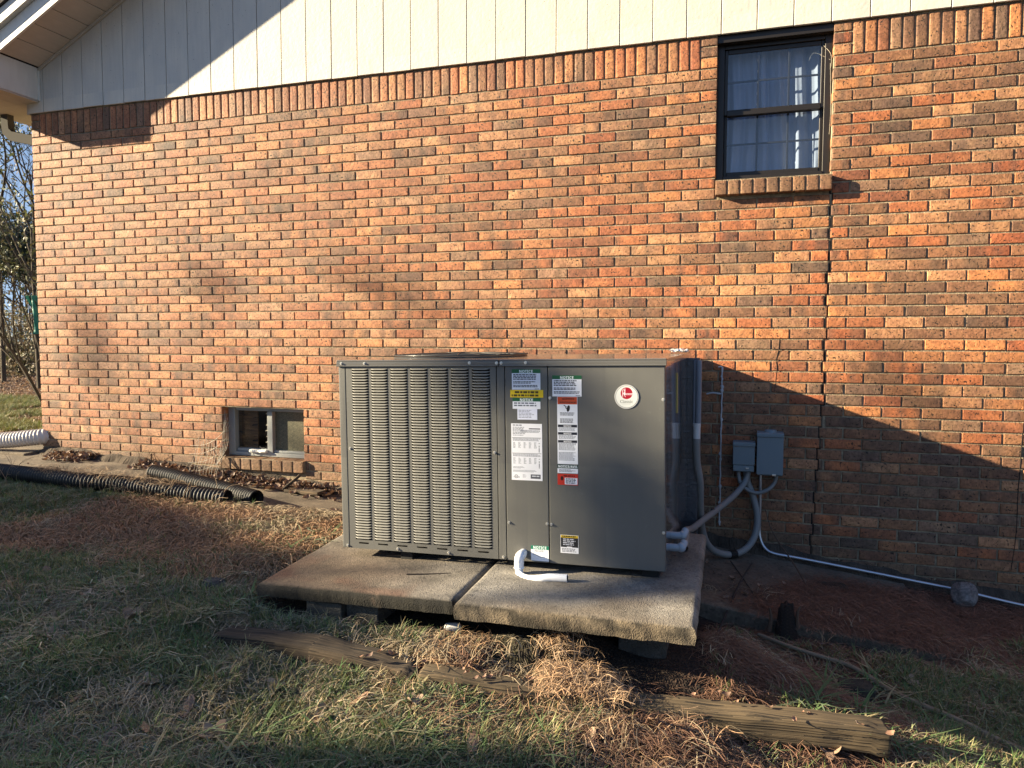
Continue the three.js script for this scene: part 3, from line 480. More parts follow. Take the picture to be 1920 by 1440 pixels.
// ---------------------------------------------------------------- air conditioner
const unit = thing('air_conditioner', 'large grey packaged air conditioner standing on the concrete pads', 'air conditioner');
unit.position.set(3.989, 0.3524, 1.8485); unit.rotation.set(0, 0.0027, 0.0159);
const UW = 1.481, UH = 0.87, UD = 1.15;
{
  const P = (n, x0, x1, y0, y1, z0, z1, mat = M.cabinet, r = 0.003, label) => part(n, block(x0, x1, y0, y1, z0, z1, r), mat, unit, label);
  // coil panel with seven banks of louvres
  const banks = []; for (let i = 0; i < 7; i++) banks.push(0.069 + i * 0.0975);
  const sh = new THREE.Shape([[0.038, 0.001], [0.764, 0.001], [0.764, 0.842], [0.038, 0.842]].map((p) => new THREE.Vector2(...p)));
  const rect = (a, b, c, d) => new THREE.Path([[a, c], [a, d], [b, d], [b, c]].map((p) => new THREE.Vector2(...p)));
  const yT = 0.8335, N = 64, py = 0.01236, bw = 0.0825;
  for (const x of banks) { sh.holes.push(rect(x, x + bw, yT - N * py, yT)); sh.holes.push(rect(x + 0.016, x + 0.066, 0.0235, 0.0305)); }
  part('louver_panel', new THREE.ExtrudeGeometry(sh, { depth: 0.0012, bevelEnabled: false }).translate(0, 0, -0.0012), M.cabinet, unit);
  const lg = (() => {   // one pressed louvre: hooded, ends drawn down to the sheet
    const pos = [], uv = [], idx = [], nx = 12, prof = [[0, -0.0006], [-0.0008, 0.001], [-0.0024, 0.0036], [-0.0046, 0.0056], [-0.0062, 0.0062], [-0.0062, 0.005]];
    for (let i = 0; i <= nx; i++) { const t = i / nx, e = Math.min(1, Math.sin(Math.min(t, 1 - t) * Math.PI * 2.4 > Math.PI / 2 ? Math.PI / 2 : Math.min(t, 1 - t) * Math.PI * 2.4) + 0.06), f = 1 - (1 - e) * 0.75; prof.forEach(([y, z]) => { pos.push(t * bw, y * f - (1 - f) * 0.0002, z > 0 ? z * e : z); uv.push(t * bw, y); }); }
    for (let i = 0; i < nx; i++) for (let j = 0; j < prof.length - 1; j++) { const a = i * prof.length + j, b = a + prof.length; idx.push(a, a + 1, b, b, a + 1, b + 1); }
    const g = new THREE.BufferGeometry(); g.setAttribute('position', new THREE.Float32BufferAttribute(pos, 3)); g.setAttribute('uv', new THREE.Float32BufferAttribute(uv, 2)); g.setIndex(idx); g.computeVertexNormals(); return g;
  })();
  const more = [];
  banks.forEach((x, b) => { for (let k = 0; k < N; k++) { const y = yT - k * py; if (b >= 3 && (b > 3 || k < 44)) { const m = part('louver', lg, M.louver, unit); m.position.set(x, y, 0); } else more.push(lg.clone().translate(x, y, 0)); } });
  const rest = part('louver_rows', more, M.louver, unit); rest.userData.kind = 'stuff';
  P('coil', 0.03, 0.775, 0.01, 0.85, -0.05, -0.035, M.inside, 0.001);
  P('corner_post', 0.0, 0.0355, 0.0, 0.8435, -0.06, 0.0, M.cabinet, 0.004);
  P('centre_post', 0.7665, 0.8015, 0.0, 0.8435, -0.04, -0.0005, M.cabinet, 0.003);
  P('access_panel', 0.8045, 0.9925, 0.0, 0.8435, -0.03, 0.0005, M.cabinet, 0.003);
  P('access_panel', 0.9955, UW, 0.0, 0.8435, -0.03, 0.0015, M.cabinet, 0.004, 'wide right front panel with the round badge');
  P('left_side_panel', 0.0, 0.012, 0.0, 0.8435, -UD, -0.061);
  part('right_side_panel', block(UW - 0.012, UW, 0.0, 0.8435, -UD * 0.47, -0.031, 0.003), M.gloss, unit, 'glossy right side panel that mirrors the wall');
  part('right_side_panel', block(UW - 0.012, UW + 0.0005, 0.0, 0.8435, -UD, -UD * 0.47 - 0.002, 0.003), M.gloss, unit, 'rear half of the glossy right side');
  P('back_panel', 0.0, UW, 0.0, 0.8435, -UD - 0.012, -UD - 0.001);
  P('base_pan', 0.012, UW - 0.013, 0.004, 0.02, -UD, -0.055, M.inside);
  P('base_rail', 0.28, 0.34, -0.075, 0.003, -UD + 0.05, -0.03, M.inside); P('base_rail', 0.8, 0.86, -0.05, 0.003, -UD + 0.05, -0.03, M.inside); P('base_rail', 1.38, 1.45, -0.05, 0.003, -UD + 0.05, -0.04, M.inside);
  // lids with a turned-down rim
  const lid = (x0, x1) => [block(x0, x1, 0.864, 0.872, -UD - 0.02, 0.007, 0.003), block(x0, x1, 0.8445, 0.8645, 0.0035, 0.007, 0.0015), block(x0, x1, 0.8425, 0.8475, 0.0035, 0.0095, 0.0015)];
  part('lid', [...lid(-0.006, 0.7785), block(-0.006, -0.002, 0.843, 0.866, -UD - 0.02, 0.003, 0.001)], M.lid, unit, 'left half of the lid that carries the fan guard');
  part('lid', [...lid(0.782, UW + 0.006), block(UW + 0.002, UW + 0.006, 0.843, 0.866, -UD - 0.02, 0.003, 0.001)], M.lid, unit);
  // fan guard on the left lid
  const fan = new THREE.Group(); fan.name = 'fan_guard'; unit.add(fan); fan.position.set(0.385, 0.872, -0.57);
  const ring = (r, y, t, seg = 72) => new THREE.TorusGeometry(r, t, 5, seg).rotateX(Math.PI / 2).translate(0, y, 0);
  part('collar', new THREE.LatheGeometry([[0.345, 0], [0.34, 0.008], [0.333, 0.01], [0.325, 0.006], [0.32, -0.03]].map((p) => new THREE.Vector2(...p)), 64), M.guard, fan);
  part('wire_ring', [0.345, 0.31, 0.285, 0.26, 0.235, 0.21, 0.185, 0.16, 0.135, 0.11, 0.085].map((r) => ring(r, 0.013 + 0.007 * (1 - (r / 0.345) ** 2), 0.0026)), M.guard, fan);
  const spokes = []; for (let i = 0; i < 20; i++) { const a = i / 20 * 6.2832; spokes.push(tube([[Math.cos(a) * 0.075, 0.022, Math.sin(a) * 0.075], [Math.cos(a) * 0.2, 0.02, Math.sin(a) * 0.2], [Math.cos(a) * 0.345, 0.014, Math.sin(a) * 0.345]], 0.0024, 8, 5)); }
  part('spoke', spokes, M.guard, fan);
  part('hub', new THREE.CylinderGeometry(0.08, 0.08, 0.008, 24).translate(0, 0.022, 0), M.guard, fan);
  part('fan_well', new THREE.CylinderGeometry(0.318, 0.318, 0.004, 40).translate(0, 0.0035, 0), M.inside, fan);
  // screws
  const head = mergeGeometries([new THREE.CylinderGeometry(0.0042, 0.0045, 0.006, 6).rotateX(Math.PI / 2).translate(0, 0, 0.004).toNonIndexed(), new THREE.CylinderGeometry(0.0068, 0.0068, 0.0014, 12).rotateX(Math.PI / 2).translate(0, 0, 0.001).toNonIndexed()]);
  for (const [x, y, z] of [[0.02, 0.857, 0.007], [0.138, 0.857, 0.007], [0.646, 0.857, 0.007], [0.77, 0.856, 0.007], [0.791, 0.856, 0.007], [0.9, 0.857, 0.007], [0.051, 0.465, 0], [0.753, 0.468, 0], [0.815, 0.166, 0.001], [0.985, 0.17, 0.001], [1.004, 0.169, 0.002], [1.473, 0.706, 0.002], [1.474, 0.163, 0.002], [0.026, 0.012, 0], [0.281, 0.012, 0], [0.53, 0.012, 0], [0.787, 0.012, 0], [1.003, 0.708, 0.002]]) part('screw', head, M.screw, unit).position.set(x, y, z);
  // ---- stickers
  const marks = (x, X, Y, w, h, rows, c, seed, ragged = 0.3, lw = 0.55) => { const r = rng(seed); x.fillStyle = c; for (let i = 0; i < rows; i++) { let p = X; const end = X + w * (1 - ragged * r()); while (p < end) { const l = h / rows * (0.6 + 1.8 * r()); x.fillRect(p, Y + i * h / rows, Math.min(l, end - p), h / rows * lw); p += l + h / rows * 0.35; } } };
  const word = (x, t, cx, cy, size, c, font = 'sans-serif', max) => { x.fillStyle = c; x.font = 'bold ' + size + 'px ' + font; x.textAlign = 'center'; x.textBaseline = 'middle'; x.fillText(t, cx, cy, max); };
  const sticker = (n, x0, y1, x1, y0, z, draw, label, res = 1700) => { const w = Math.round((x1 - x0) * res), h = Math.round((y1 - y0) * res); const m = new THREE.MeshStandardMaterial({ map: canvas(w, h, draw), roughness: 0.55 }); return part(n, new THREE.BoxGeometry(x1 - x0, y1 - y0, 0.0006).translate((x0 + x1) / 2, (y0 + y1) / 2, z), m, unit, label); };
  const white = '#e9ecf2', green = '#0d5a35', ink = '#23262e';
  const notice = (x, w, h, band, rows, seed) => { x.fillStyle = white; x.fillRect(0, 0, w, h); x.fillStyle = green; x.fillRect(0, 0, w, h * band); word(x, 'NOTICE', w / 2, h * band * 0.55, h * band * 1.02, '#ffffff'); if (rows > 4) { marks(x, w * 0.05, h * (band + 0.05), w * 0.9, h * 0.3, 4, ink, seed, 0.2, 0.6); marks(x, w * 0.05, h * (band + 0.4), w * 0.85, h * 0.13, 2, ink, seed + 1, 0.3, 0.6); marks(x, w * 0.05, h * (band + 0.58), w * 0.9, h * 0.13, 2, ink, seed + 2, 0.1, 0.6); x.fillRect(w * 0.8, h * 0.95, w * 0.15, h * 0.02); } else marks(x, w * 0.05, h * (band + 0.1), w * 0.9, h * (0.75 - band), rows, '#5d6472', seed); };
  sticker('notice_sticker', 0.836, 0.829, 0.962, 0.742, 0.0012, (x, w, h) => notice(x, w, h, 0.19, 8, 11), 'upper left white sticker with green NOTICE band');
  sticker('yellow_sticker', 0.828, 0.741, 0.974, 0.709, 0.0012, (x, w, h) => { x.fillStyle = '#e3c315'; x.fillRect(0, 0, w, h); marks(x, w * 0.14, h * 0.16, w * 0.74, h * 0.32, 1, '#453a08', 5, 0.05, 0.9); marks(x, w * 0.04, h * 0.6, w * 0.86, h * 0.3, 1, '#453a08', 6, 0.1, 0.9); });
  sticker('notice_sticker', 0.838, 0.708, 0.961, 0.66, 0.0012, (x, w, h) => notice(x, w, h, 0.33, 2, 21), 'small sticker with green NOTICE band under the yellow one');
  sticker('white_sticker', 0.859, 0.66, 0.947, 0.614, 0.0016, (x, w, h) => { x.fillStyle = '#dfe3f2'; x.fillRect(0, 0, w, h); marks(x, w * 0.06, h * 0.1, w * 0.88, h * 0.8, 6, '#7a8091', 31, 0.4, 0.4); });
  sticker('data_plate', 0.83, 0.597, 0.967, 0.353, 0.0012, (x, w, h) => {
    x.fillStyle = '#e6e8ee'; x.fillRect(0, 0, w, h); const g = '#5a5f6b';
    marks(x, w * 0.05, h * 0.02, w * 0.4, h * 0.03, 1, g, 41); x.fillStyle = ink; x.fillRect(w * 0.58, h * 0.08, w * 0.36, h * 0.018);
    for (const [Y, rows, s] of [[0.06, 4, 1], [0.15, 2, 2], [0.2, 1, 3]]) marks(x, w * 0.05, h * Y, w * 0.5, h * 0.022 * rows, rows, g, 40 + s, 0.3, 0.45);
    marks(x, w * 0.3, h * 0.115, w * 0.65, h * 0.05, 3, g, 49, 0.1, 0.5);
    for (const Y of [0.245, 0.52]) { x.fillStyle = ink; x.fillRect(w * 0.03, h * Y, w * 0.94, h * 0.006); marks(x, w * 0.05, h * (Y + 0.015), w * 0.9, h * 0.05, 3, g, 55 + Y * 100, 0.1, 0.5); for (let c = 0; c < 5; c++) marks(x, w * (0.06 + c * 0.17), h * (Y + 0.085), w * 0.09, h * 0.11, 6, g, 60 + c + Y * 90, 0.4, 0.4); x.fillStyle = ink; for (let k = 0; k < 24; k++) if (hash(k, 3, 7) > 0.25) x.fillRect(w * 0.885, h * (Y + 0.085 + k * 0.0075), w * 0.035, h * 0.004); }
    marks(x, w * 0.05, h * 0.76, w * 0.4, h * 0.04, 3, g, 77, 0.4, 0.4);
    marks(x, w * 0.05, h * 0.82, w * 0.8, h * 0.04, 3, g, 78, 0.2, 0.4);
    x.strokeStyle = ink; x.lineWidth = 3; x.beginPath(); x.arc(w * 0.15, h * 0.935, w * 0.05, 0, 7); x.stroke(); word(x, 'UL', w * 0.15, h * 0.937, w * 0.055, ink); word(x, 'c', w * 0.075, h * 0.945, w * 0.05, ink); word(x, 'us', w * 0.235, h * 0.945, w * 0.05, ink);
    x.fillStyle = '#4c4f57'; x.fillRect(w * 0.62, h * 0.89, w * 0.32, h * 0.075); marks(x, w * 0.66, h * 0.91, w * 0.24, h * 0.03, 1, '#c9ccd4', 79, 0.1, 0.7);
    marks(x, w * 0.36, h * 0.9, w * 0.12, h * 0.06, 3, g, 80, 0.3, 0.3);
  });
  sticker('notice_sticker', 1.014, 0.803, 1.139, 0.715, 0.0022, (x, w, h) => notice(x, w, h, 0.18, 8, 91), 'upper right white sticker with green NOTICE band');
  sticker('warning_sticker', 1.034, 0.714, 1.121, 0.43, 0.0022, (x, w, h) => {
    x.fillStyle = white; x.fillRect(0, 0, w, h); x.fillStyle = '#c4481f'; x.fillRect(w * 0.02, h * 0.004, w * 0.96, h * 0.108); word(x, '\u26A0 WARNING', w / 2, h * 0.033, h * 0.038, '#1c100a', 'sans-serif', w * 0.9); word(x, '\u26A0 AVERTISSEMENT', w / 2, h * 0.085, h * 0.034, '#1c100a', 'sans-serif', w * 0.92);
    x.fillStyle = '#101010'; x.beginPath(); x.ellipse(w * 0.55, h * 0.175, w * 0.075, h * 0.048, 0.2, 0, 7); x.fill(); x.lineWidth = 5; x.strokeStyle = '#101010'; x.beginPath(); x.moveTo(w * 0.33, h * 0.125); x.lineTo(w * 0.45, h * 0.15); x.lineTo(w * 0.42, h * 0.165); x.lineTo(w * 0.52, h * 0.19); x.stroke();
    marks(x, w * 0.14, h * 0.235, w * 0.72, h * 0.05, 3, ink, 101, 0.2, 0.5); marks(x, w * 0.14, h * 0.325, w * 0.74, h * 0.07, 4, ink, 102, 0.2, 0.5);
    for (const [Y, s] of [[0.415, 0.11], [0.527, 0.08], [0.645, 0.3]]) { x.fillStyle = '#0b1224'; x.fillRect(w * 0.03, h * Y, w * 0.94, h * 0.037); word(x, 'NOTICE', w / 2, h * (Y + 0.02), h * 0.033, '#ffffff'); }
    marks(x, w * 0.06, h * 0.46, w * 0.88, h * 0.055, 4, '#4a5160', 103, 0.2, 0.45); marks(x, w * 0.06, h * 0.572, w * 0.88, h * 0.06, 4, '#4a5160', 104, 0.2, 0.45); marks(x, w * 0.06, h * 0.69, w * 0.88, h * 0.11, 7, '#4a5160', 105, 0.15, 0.45); marks(x, w * 0.06, h * 0.825, w * 0.88, h * 0.13, 8, '#4a5160', 106, 0.3, 0.45);
  }, 'tall white warning sticker with orange top');
  sticker('notice_sticker', 1.033, 0.428, 1.121, 0.391, 0.0022, (x, w, h) => { x.fillStyle = white; x.fillRect(0, 0, w, h); x.fillStyle = '#123a35'; x.fillRect(0, 0, w, h * 0.45); word(x, 'NOTICE/AVIS', w / 2, h * 0.24, h * 0.38, '#ffffff', 'sans-serif', w * 0.94); marks(x, w * 0.08, h * 0.56, w * 0.84, h * 0.34, 3, '#5d6472', 111); }, 'small sticker headed NOTICE/AVIS');
  sticker('red_sticker', 1.033, 0.388, 1.121, 0.341, 0.0022, (x, w, h) => { x.fillStyle = '#c72e1c'; x.fillRect(0, 0, w, h); x.fillStyle = white; x.fillRect(w * 0.35, h * 0.34, w * 0.62, h * 0.6); x.fillStyle = '#2a0b08'; x.beginPath(); x.ellipse(w * 0.22, h * 0.4, w * 0.07, h * 0.2, 0, 0, 7); x.fill(); marks(x, w * 0.3, h * 0.12, w * 0.55, h * 0.14, 1, '#4a0d08', 121, 0.1, 0.8); marks(x, w * 0.4, h * 0.4, w * 0.52, h * 0.5, 4, '#151a30', 122, 0.15, 0.6); });
  sticker('notice_sticker', 0.912, 0.073, 0.991, 0.007, 0.0012, (x, w, h) => { x.fillStyle = '#f2f4f6'; x.fillRect(0, 0, w, h); x.fillStyle = '#0f7a5c'; x.fillRect(0, 0, w, h * 0.25); word(x, 'NOTICE', w / 2, h * 0.135, h * 0.25, '#ffffff'); marks(x, w * 0.2, h * 0.3, w * 0.6, h * 0.14, 2, '#6b717c', 131, 0.3, 0.5); x.strokeStyle = '#3c4658'; x.lineWidth = 2; x.beginPath(); x.moveTo(w * 0.1, h * 0.6); x.bezierCurveTo(w * 0.4, h * 0.55, w * 0.4, h * 0.85, w * 0.75, h * 0.72); x.stroke(); }, 'low white sticker with green NOTICE band beside the drain elbow');
  sticker('caution_sticker', 1.043, 0.128, 1.121, 0.05, 0.0022, (x, w, h) => { x.fillStyle = '#e8e9ec'; x.fillRect(0, 0, w, h); x.fillStyle = '#15161b'; x.fillRect(w * 0.02, h * 0.15, w * 0.96, h * 0.52); x.fillStyle = '#d9b41f'; x.fillRect(w * 0.02, h * 0.02, w * 0.96, h * 0.13); marks(x, w * 0.1, h * 0.05, w * 0.8, h * 0.07, 1, '#3a3006', 141, 0.05, 0.9); marks(x, w * 0.14, h * 0.2, w * 0.72, h * 0.4, 4, '#c9cbd2', 142, 0.2, 0.6); x.fillStyle = '#e8e9ec'; x.fillRect(w * 0.35, h * 0.63, w * 0.3, h * 0.1); marks(x, w * 0.08, h * 0.74, w * 0.84, h * 0.22, 3, '#565b66', 143, 0.15, 0.5); });
  // round badge
  const badge = new THREE.Group(); badge.name = 'badge'; unit.add(badge); badge.position.set(1.326, 0.716, 0.0015);
  part('rim', new THREE.LatheGeometry([[0.0, 0.001], [0.046, 0.001], [0.0485, 0.003], [0.0495, 0.0012], [0.0495, 0]].map((p) => new THREE.Vector2(...p)), 40).rotateX(Math.PI / 2), std(0.62, 0.62, 0.62, { roughness: 0.3 }), badge);
  part('face', new THREE.CircleGeometry(0.0465, 40).translate(0, 0, 0.0022), new THREE.MeshStandardMaterial({ roughness: 0.35, map: canvas(256, 256, (x, w) => {
    x.fillStyle = '#d9dcd8'; x.fillRect(0, 0, w, w); x.strokeStyle = '#59605e'; x.lineWidth = 4; x.beginPath(); x.arc(128, 128, 124, 0, 7); x.stroke();
    x.fillStyle = '#a3122a'; x.beginPath(); x.arc(128, 88, 66, 0, 7); x.fill();
    x.strokeStyle = '#f2e9ea'; x.lineWidth = 7; x.beginPath(); x.moveTo(84, 48); x.lineTo(84, 128); x.stroke(); x.beginPath(); x.arc(88, 68, 20, -1.6, 1.6); x.stroke(); x.beginPath(); x.moveTo(92, 88); x.lineTo(116, 130); x.stroke(); x.beginPath(); x.moveTo(110, 32); x.lineTo(110, 104); x.stroke();
    word(x, 'heem', 150, 96, 38, '#f2e9ea', 'sans-serif'); x.font = '46px serif'; x.fillStyle = '#1c2422'; x.textAlign = 'center'; x.fillText('Classic', 128, 182); x.fillStyle = '#9aa09d'; x.fillRect(80, 208, 96, 3);
  }) }), badge);
  // condensate drain of white plastic pipe
  const drain = new THREE.Group(); drain.name = 'drain_pipe'; unit.add(drain);
  part('stub', new THREE.CylinderGeometry(0.017, 0.017, 0.045, 20).rotateX(Math.PI / 2).translate(0.878, 0.038, 0.02), M.pvc, drain);
  part('elbow', [tube([[0.88, 0.038, 0.03], [0.879, 0.037, 0.048], [0.8755, 0.026, 0.056], [0.875, 0.005, 0.057], [0.875, -0.012, 0.058]], 0.0205, 24, 18), new THREE.TorusGeometry(0.0205, 0.0022, 8, 24).rotateX(Math.PI / 2).translate(0.875, -0.011, 0.058), new THREE.SphereGeometry(0.0215, 20, 14).translate(0.877, 0.034, 0.046)], M.pvc, drain);
  const out = [[0.875, -0.008, 0.058], [0.876, -0.025, 0.062], [0.885, -0.037, 0.075], [0.91, -0.0395, 0.1], [0.95, -0.036, 0.12], [0.99, -0.028, 0.125], [1.03, -0.0215, 0.122], [1.098, -0.02, 0.118]];
  part('tail', tube(out, 0.0165, 60, 18), M.pvc, drain);
  part('bore', new THREE.CircleGeometry(0.013, 20).rotateY(Math.PI / 2).translate(1.0988, -0.02, 0.118), M.inside, drain);
  part('tail_end', new THREE.RingGeometry(0.0128, 0.0166, 24).rotateY(Math.PI / 2).translate(1.0985, -0.02, 0.118), M.pvc, drain);
  // pieces on the right side: trap elbows, sticker strip, foil tape
  const el = (z, y) => tube([[UW - 0.004, y, z], [UW + 0.03, y, z], [UW + 0.05, y + 0.004, z - 0.006], [UW + 0.058, y + 0.018, z - 0.03]], 0.0165, 18, 14);
  part('pipe_elbow', [el(-0.2, 0.05), new THREE.SphereGeometry(0.021, 18, 12).translate(UW + 0.046, 0.051, -0.204)], M.greyPvc, unit); part('pipe_elbow', [el(-0.27, 0.085), new THREE.SphereGeometry(0.02, 18, 12).translate(UW + 0.046, 0.086, -0.274)], M.greyPvc, unit);
  part('yellow_strip', block(UW, UW + 0.004, 0.6, 0.79, -0.56, -0.535, 0.001), M.yellow, unit);
  const fr = rng(8), fo = new THREE.PlaneGeometry(0.09, 0.14, 9, 12).rotateX(-Math.PI / 2).translate(UW - 0.03, 0.878, -UD + 0.1), fp = fo.attributes.position;
  for (let i = 0; i < fp.count; i++) fp.setXYZ(i, fp.getX(i) + (fr() - 0.5) * 0.01, fp.getY(i) + fr() * 0.022, fp.getZ(i) + (fr() - 0.5) * 0.01);
  part('foil_tape', new THREE.PlaneGeometry(1, 1).copy(fo).toNonIndexed(), M.foil, unit).geometry.computeVertexNormals();
}
// duct between the unit and the wall
{
  const d = thing('air_duct', 'galvanized sheet metal duct between the back of the air conditioner and the wall', 'duct');
  part('duct_body', block(4.35, 5.5, 0.1, 1.205, 0.004, 0.66, 0.004), M.duct, d);
  part('flange', [block(4.33, 5.52, 0.1, 1.222, 0.66, 0.672, 0.002), block(5.5, 5.523, 0.1, 1.222, 0.625, 0.6585, 0.002)], M.duct, d);
  part('riser', [new THREE.CylinderGeometry(0.009, 0.009, 0.36, 12).translate(5.5, 1.03, 0.684), new THREE.CylinderGeometry(0.0165, 0.0165, 0.36, 14).translate(5.521, 1.03, 0.69)], std(0.2, 0.22, 0.25, { roughness: 0.4 }), d);
  part('hose_connector', [new THREE.CylinderGeometry(0.02, 0.02, 0.11, 16).translate(5.515, 0.8, 0.694), new THREE.CylinderGeometry(0.024, 0.024, 0.02, 6).translate(5.515, 0.855, 0.694)], std(0.6, 0.6, 0.58, { roughness: 0.4 }), d);
}

// ---------------------------------------------------------------- pads and their supports
function pad(name, label, c, th, seed, stain) {   // c: corners of the top, front left, front right, back right, back left
  const n = 64, m = 36, us = [0, 0, 0], vs = [0, 0, 0], pos = [], uv = [], color = [], idx = [], b = 0.012;
  for (let i = 0; i <= n; i++) us.push(mix(b, 1 - b, i / n)); us.push(1, 1, 1); for (let i = 0; i <= m; i++) vs.push(mix(b, 1 - b, i / m)); vs.push(1, 1, 1);
  const q = col(0, 0, 0), k = col(0, 0, 0), lev = (i, l) => Math.max(i === 0 || i === l - 1 ? 1 : 0, i === 1 || i === l - 2 ? 0.5 : 0);
  us.forEach((u, i) => vs.forEach((v, j) => {
    const down = Math.max(lev(i, us.length), lev(j, vs.length));
    const p = V(...c[0]).lerp(V(...c[1]), u).lerp(V(...c[3]).lerp(V(...c[2]), u), v), side = down > 0, edge = !side && (i === 2 || i === us.length - 3 || j === 2 || j === vs.length - 3);
    const e = fbm(p.x * 16 + 9, p.z * 16 + 9, 0, seed, 4) - 0.5, e2 = fbm(p.x * 40, p.z * 40, 0, seed + 5, 2) - 0.5;
    p.y += 0.006 * (fbm(p.x * 4, p.z * 4, 0, seed + 9, 3) - 0.5) - (edge ? 0.007 + 0.012 * Math.max(0, e) : 0) - down * (th + 0.008 * e);
    if (side || edge) { const w = down === 0.5 ? 0.006 : 0; if (j < 3) p.z += 0.008 * e + 0.008 * e2 + w; if (j > vs.length - 4) p.z -= 0.01 * e; if (i < 3) p.x -= 0.01 * e + w; if (i > us.length - 4) p.x += 0.01 * e + w; }
    pos.push(p.x, p.y, p.z); uv.push(p.x, p.z + down * th);
    stain(q.setRGB(0.4, 0.378, 0.345), k, p, side ? 1 : edge ? 0.5 : 0, u, v, e, e2 + 0.5); color.push(q.r, q.g, q.b);
  }));
  const nv = vs.length;
  for (let i = 0; i < us.length - 1; i++) for (let j = 0; j < nv - 1; j++) { if ((i < 2 || i > us.length - 4) && (j < 2 || j > nv - 4)) continue; const a = i * nv + j, d = a + nv; idx.push(a, d, a + 1, a + 1, d, d + 1); }
  const g = new THREE.BufferGeometry();
  g.setAttribute('position', new THREE.Float32BufferAttribute(pos, 3)); g.setAttribute('uv', new THREE.Float32BufferAttribute(uv, 2)); g.setAttribute('color', new THREE.Float32BufferAttribute(color, 3)); g.setIndex(idx);
  return describe(part(name, smooth(g, 0.3), M.slab), label, 'concrete slab');
}
pad('concrete_slab', 'stained left concrete pad with dark mossy front edge under the louvred half', [[3.811, 0.29, 2.245], [4.712, 0.326, 2.286], [4.69, 0.33, 1.0], [3.745, 0.32, 0.95]], 0.056, 401, (q, k, p, s, u, v, e, e2) => {
  const n = fbm(p.x * 3 + 5, p.z * 3 + 5, 0, 411, 4), n2 = fbm(p.x * 8 + 5, p.z * 8 + 5, 0, 415, 3), fl = (1 - sstep(0.2, 0.62, v + 0.25 * (n - 0.5))) * (1 - sstep(0.4, 1.0, u + 0.3 * (n2 - 0.5)));
  q.lerp(k.setRGB(0.14, 0.085, 0.055), fl * 0.85); q.lerp(k.setRGB(0.2, 0.07, 0.04), sstep(0.55, 0.7, n) * (1 - sstep(0.4, 0.75, v)) * 0.6);
  q.lerp(k.setRGB(0.3, 0.24, 0.17), 0.4 * n2); if (s && v < 0.03) { const m = fbm(p.x * 9 + 5, p.y * 22 + 5, 0, 421, 4); q.lerp(k.setRGB(0.016, 0.016, 0.013), clamp(0.35 + 1.1 * sstep(0.26, 0.5, m + 0.25 * (1 - u) - 0.08))); q.lerp(k.setRGB(0.1, 0.085, 0.05), 0.25 * e2); } if (s && u < 0.1) q.lerp(k.setRGB(0.08, 0.07, 0.055), 0.6);
});
pad('concrete_slab', 'paler right concrete pad with pitted front edge under the badge half', [[4.736, 0.332, 2.318], [5.617, 0.335, 2.308], [5.587, 0.345, 1.05], [4.7, 0.335, 1.0]], 0.064, 501, (q, k, p, s, u, v, e, e2) => {
  const n = fbm(p.x * 3 + 5, p.z * 3 + 5, 0, 511, 4), n2 = fbm(p.x * 10 + 5, p.z * 10 + 5, 0, 515, 3);
  q.lerp(k.setRGB(0.3, 0.24, 0.18), sstep(0.45, 0.7, n) * 0.6); q.lerp(k.setRGB(0.22, 0.17, 0.12), (1 - sstep(0.02, 0.1, v)) * 0.4);
  if (s && v < 0.03) { const m = fbm(p.x * 14 + 5, p.y * 30 + 5, 0, 521, 4); q.lerp(k.setRGB(0.2, 0.15, 0.085), 0.6 + 0.4 * (n2 - 0.5)); q.lerp(k.setRGB(0.035, 0.03, 0.02), sstep(0.5, 0.66, m + 0.12 * (1 - u) * 1.2) * 0.85); }
});
const plain = (name, g, m, label, cat, group) => describe(part(name, g, m), label, cat, group);
plain('concrete_block', block(4.04, 4.205, 0.1, 0.238, 2.07, 2.235, 0.006, [3, 3, 3], 0.004, 3), M.blockwork, 'left of two grey blocks side by side under the left concrete pad', 'concrete block');
plain('concrete_block', block(4.213, 4.36, 0.1, 0.244, 2.04, 2.215, 0.006, [3, 3, 3], 0.004, 4), M.blockwork, 'right of two grey blocks side by side under the left concrete pad', 'concrete block');
plain('concrete_block', block(5.32, 5.5, -0.1, 0.267, 1.85, 2.1, 0.008, [4, 4, 4], 0.008, 5), M.blockwork, 'rough grey block under the front right corner of the right pad', 'concrete block');
plain('concrete_block', block(3.95, 4.6, 0.02, 0.25, 1.2, 1.6, 0.008, [4, 4, 4], 0.008, 6), M.blockwork, 'dark block deep in the gap under the left concrete pad', 'concrete block');
plain('concrete_block', block(4.85, 5.4, 0, 0.268, 1.2, 1.6, 0.008, [4, 4, 4], 0.008, 7), M.blockwork, 'wide dark block deep under the middle of the right concrete pad', 'concrete block');

// ---------------------------------------------------------------- timbers, stones, stump
function timber(name, label, a, b, w, h, mat, seed) {
  const A = V(...a), B = V(...b), len = A.distanceTo(B), g = rbox(len, h, w, 0.012, [60, 4, 4], 0.007, seed, 9);
  const p = g.attributes.position; for (let i = 0; i < p.count; i++) { const t = p.getX(i) / len; p.setY(i, p.getY(i) + 0.012 * Math.sin(t * 5 + seed) - (Math.abs(t) > 0.47 ? 0.01 * fbm(p.getZ(i) * 40, p.getY(i) * 40, 0, seed, 2) : 0)); }
  g.rotateZ(Math.atan2(B.y - A.y, Math.hypot(B.x - A.x, B.z - A.z))); g.rotateY(-Math.atan2(B.z - A.z, B.x - A.x)); const m = A.add(B).multiplyScalar(0.5); g.translate(m.x, m.y - h / 2, m.z);
  return plain(name, smooth(g, 0.3), mat, label, 'timber');
}
timber('landscape_timber', 'dark weathered timber half sunk in the lawn before the left pad', [3.82, 0.2, 2.5], [4.66, 0.148, 2.465], 0.12, 0.09, M.darkTimber, 611);
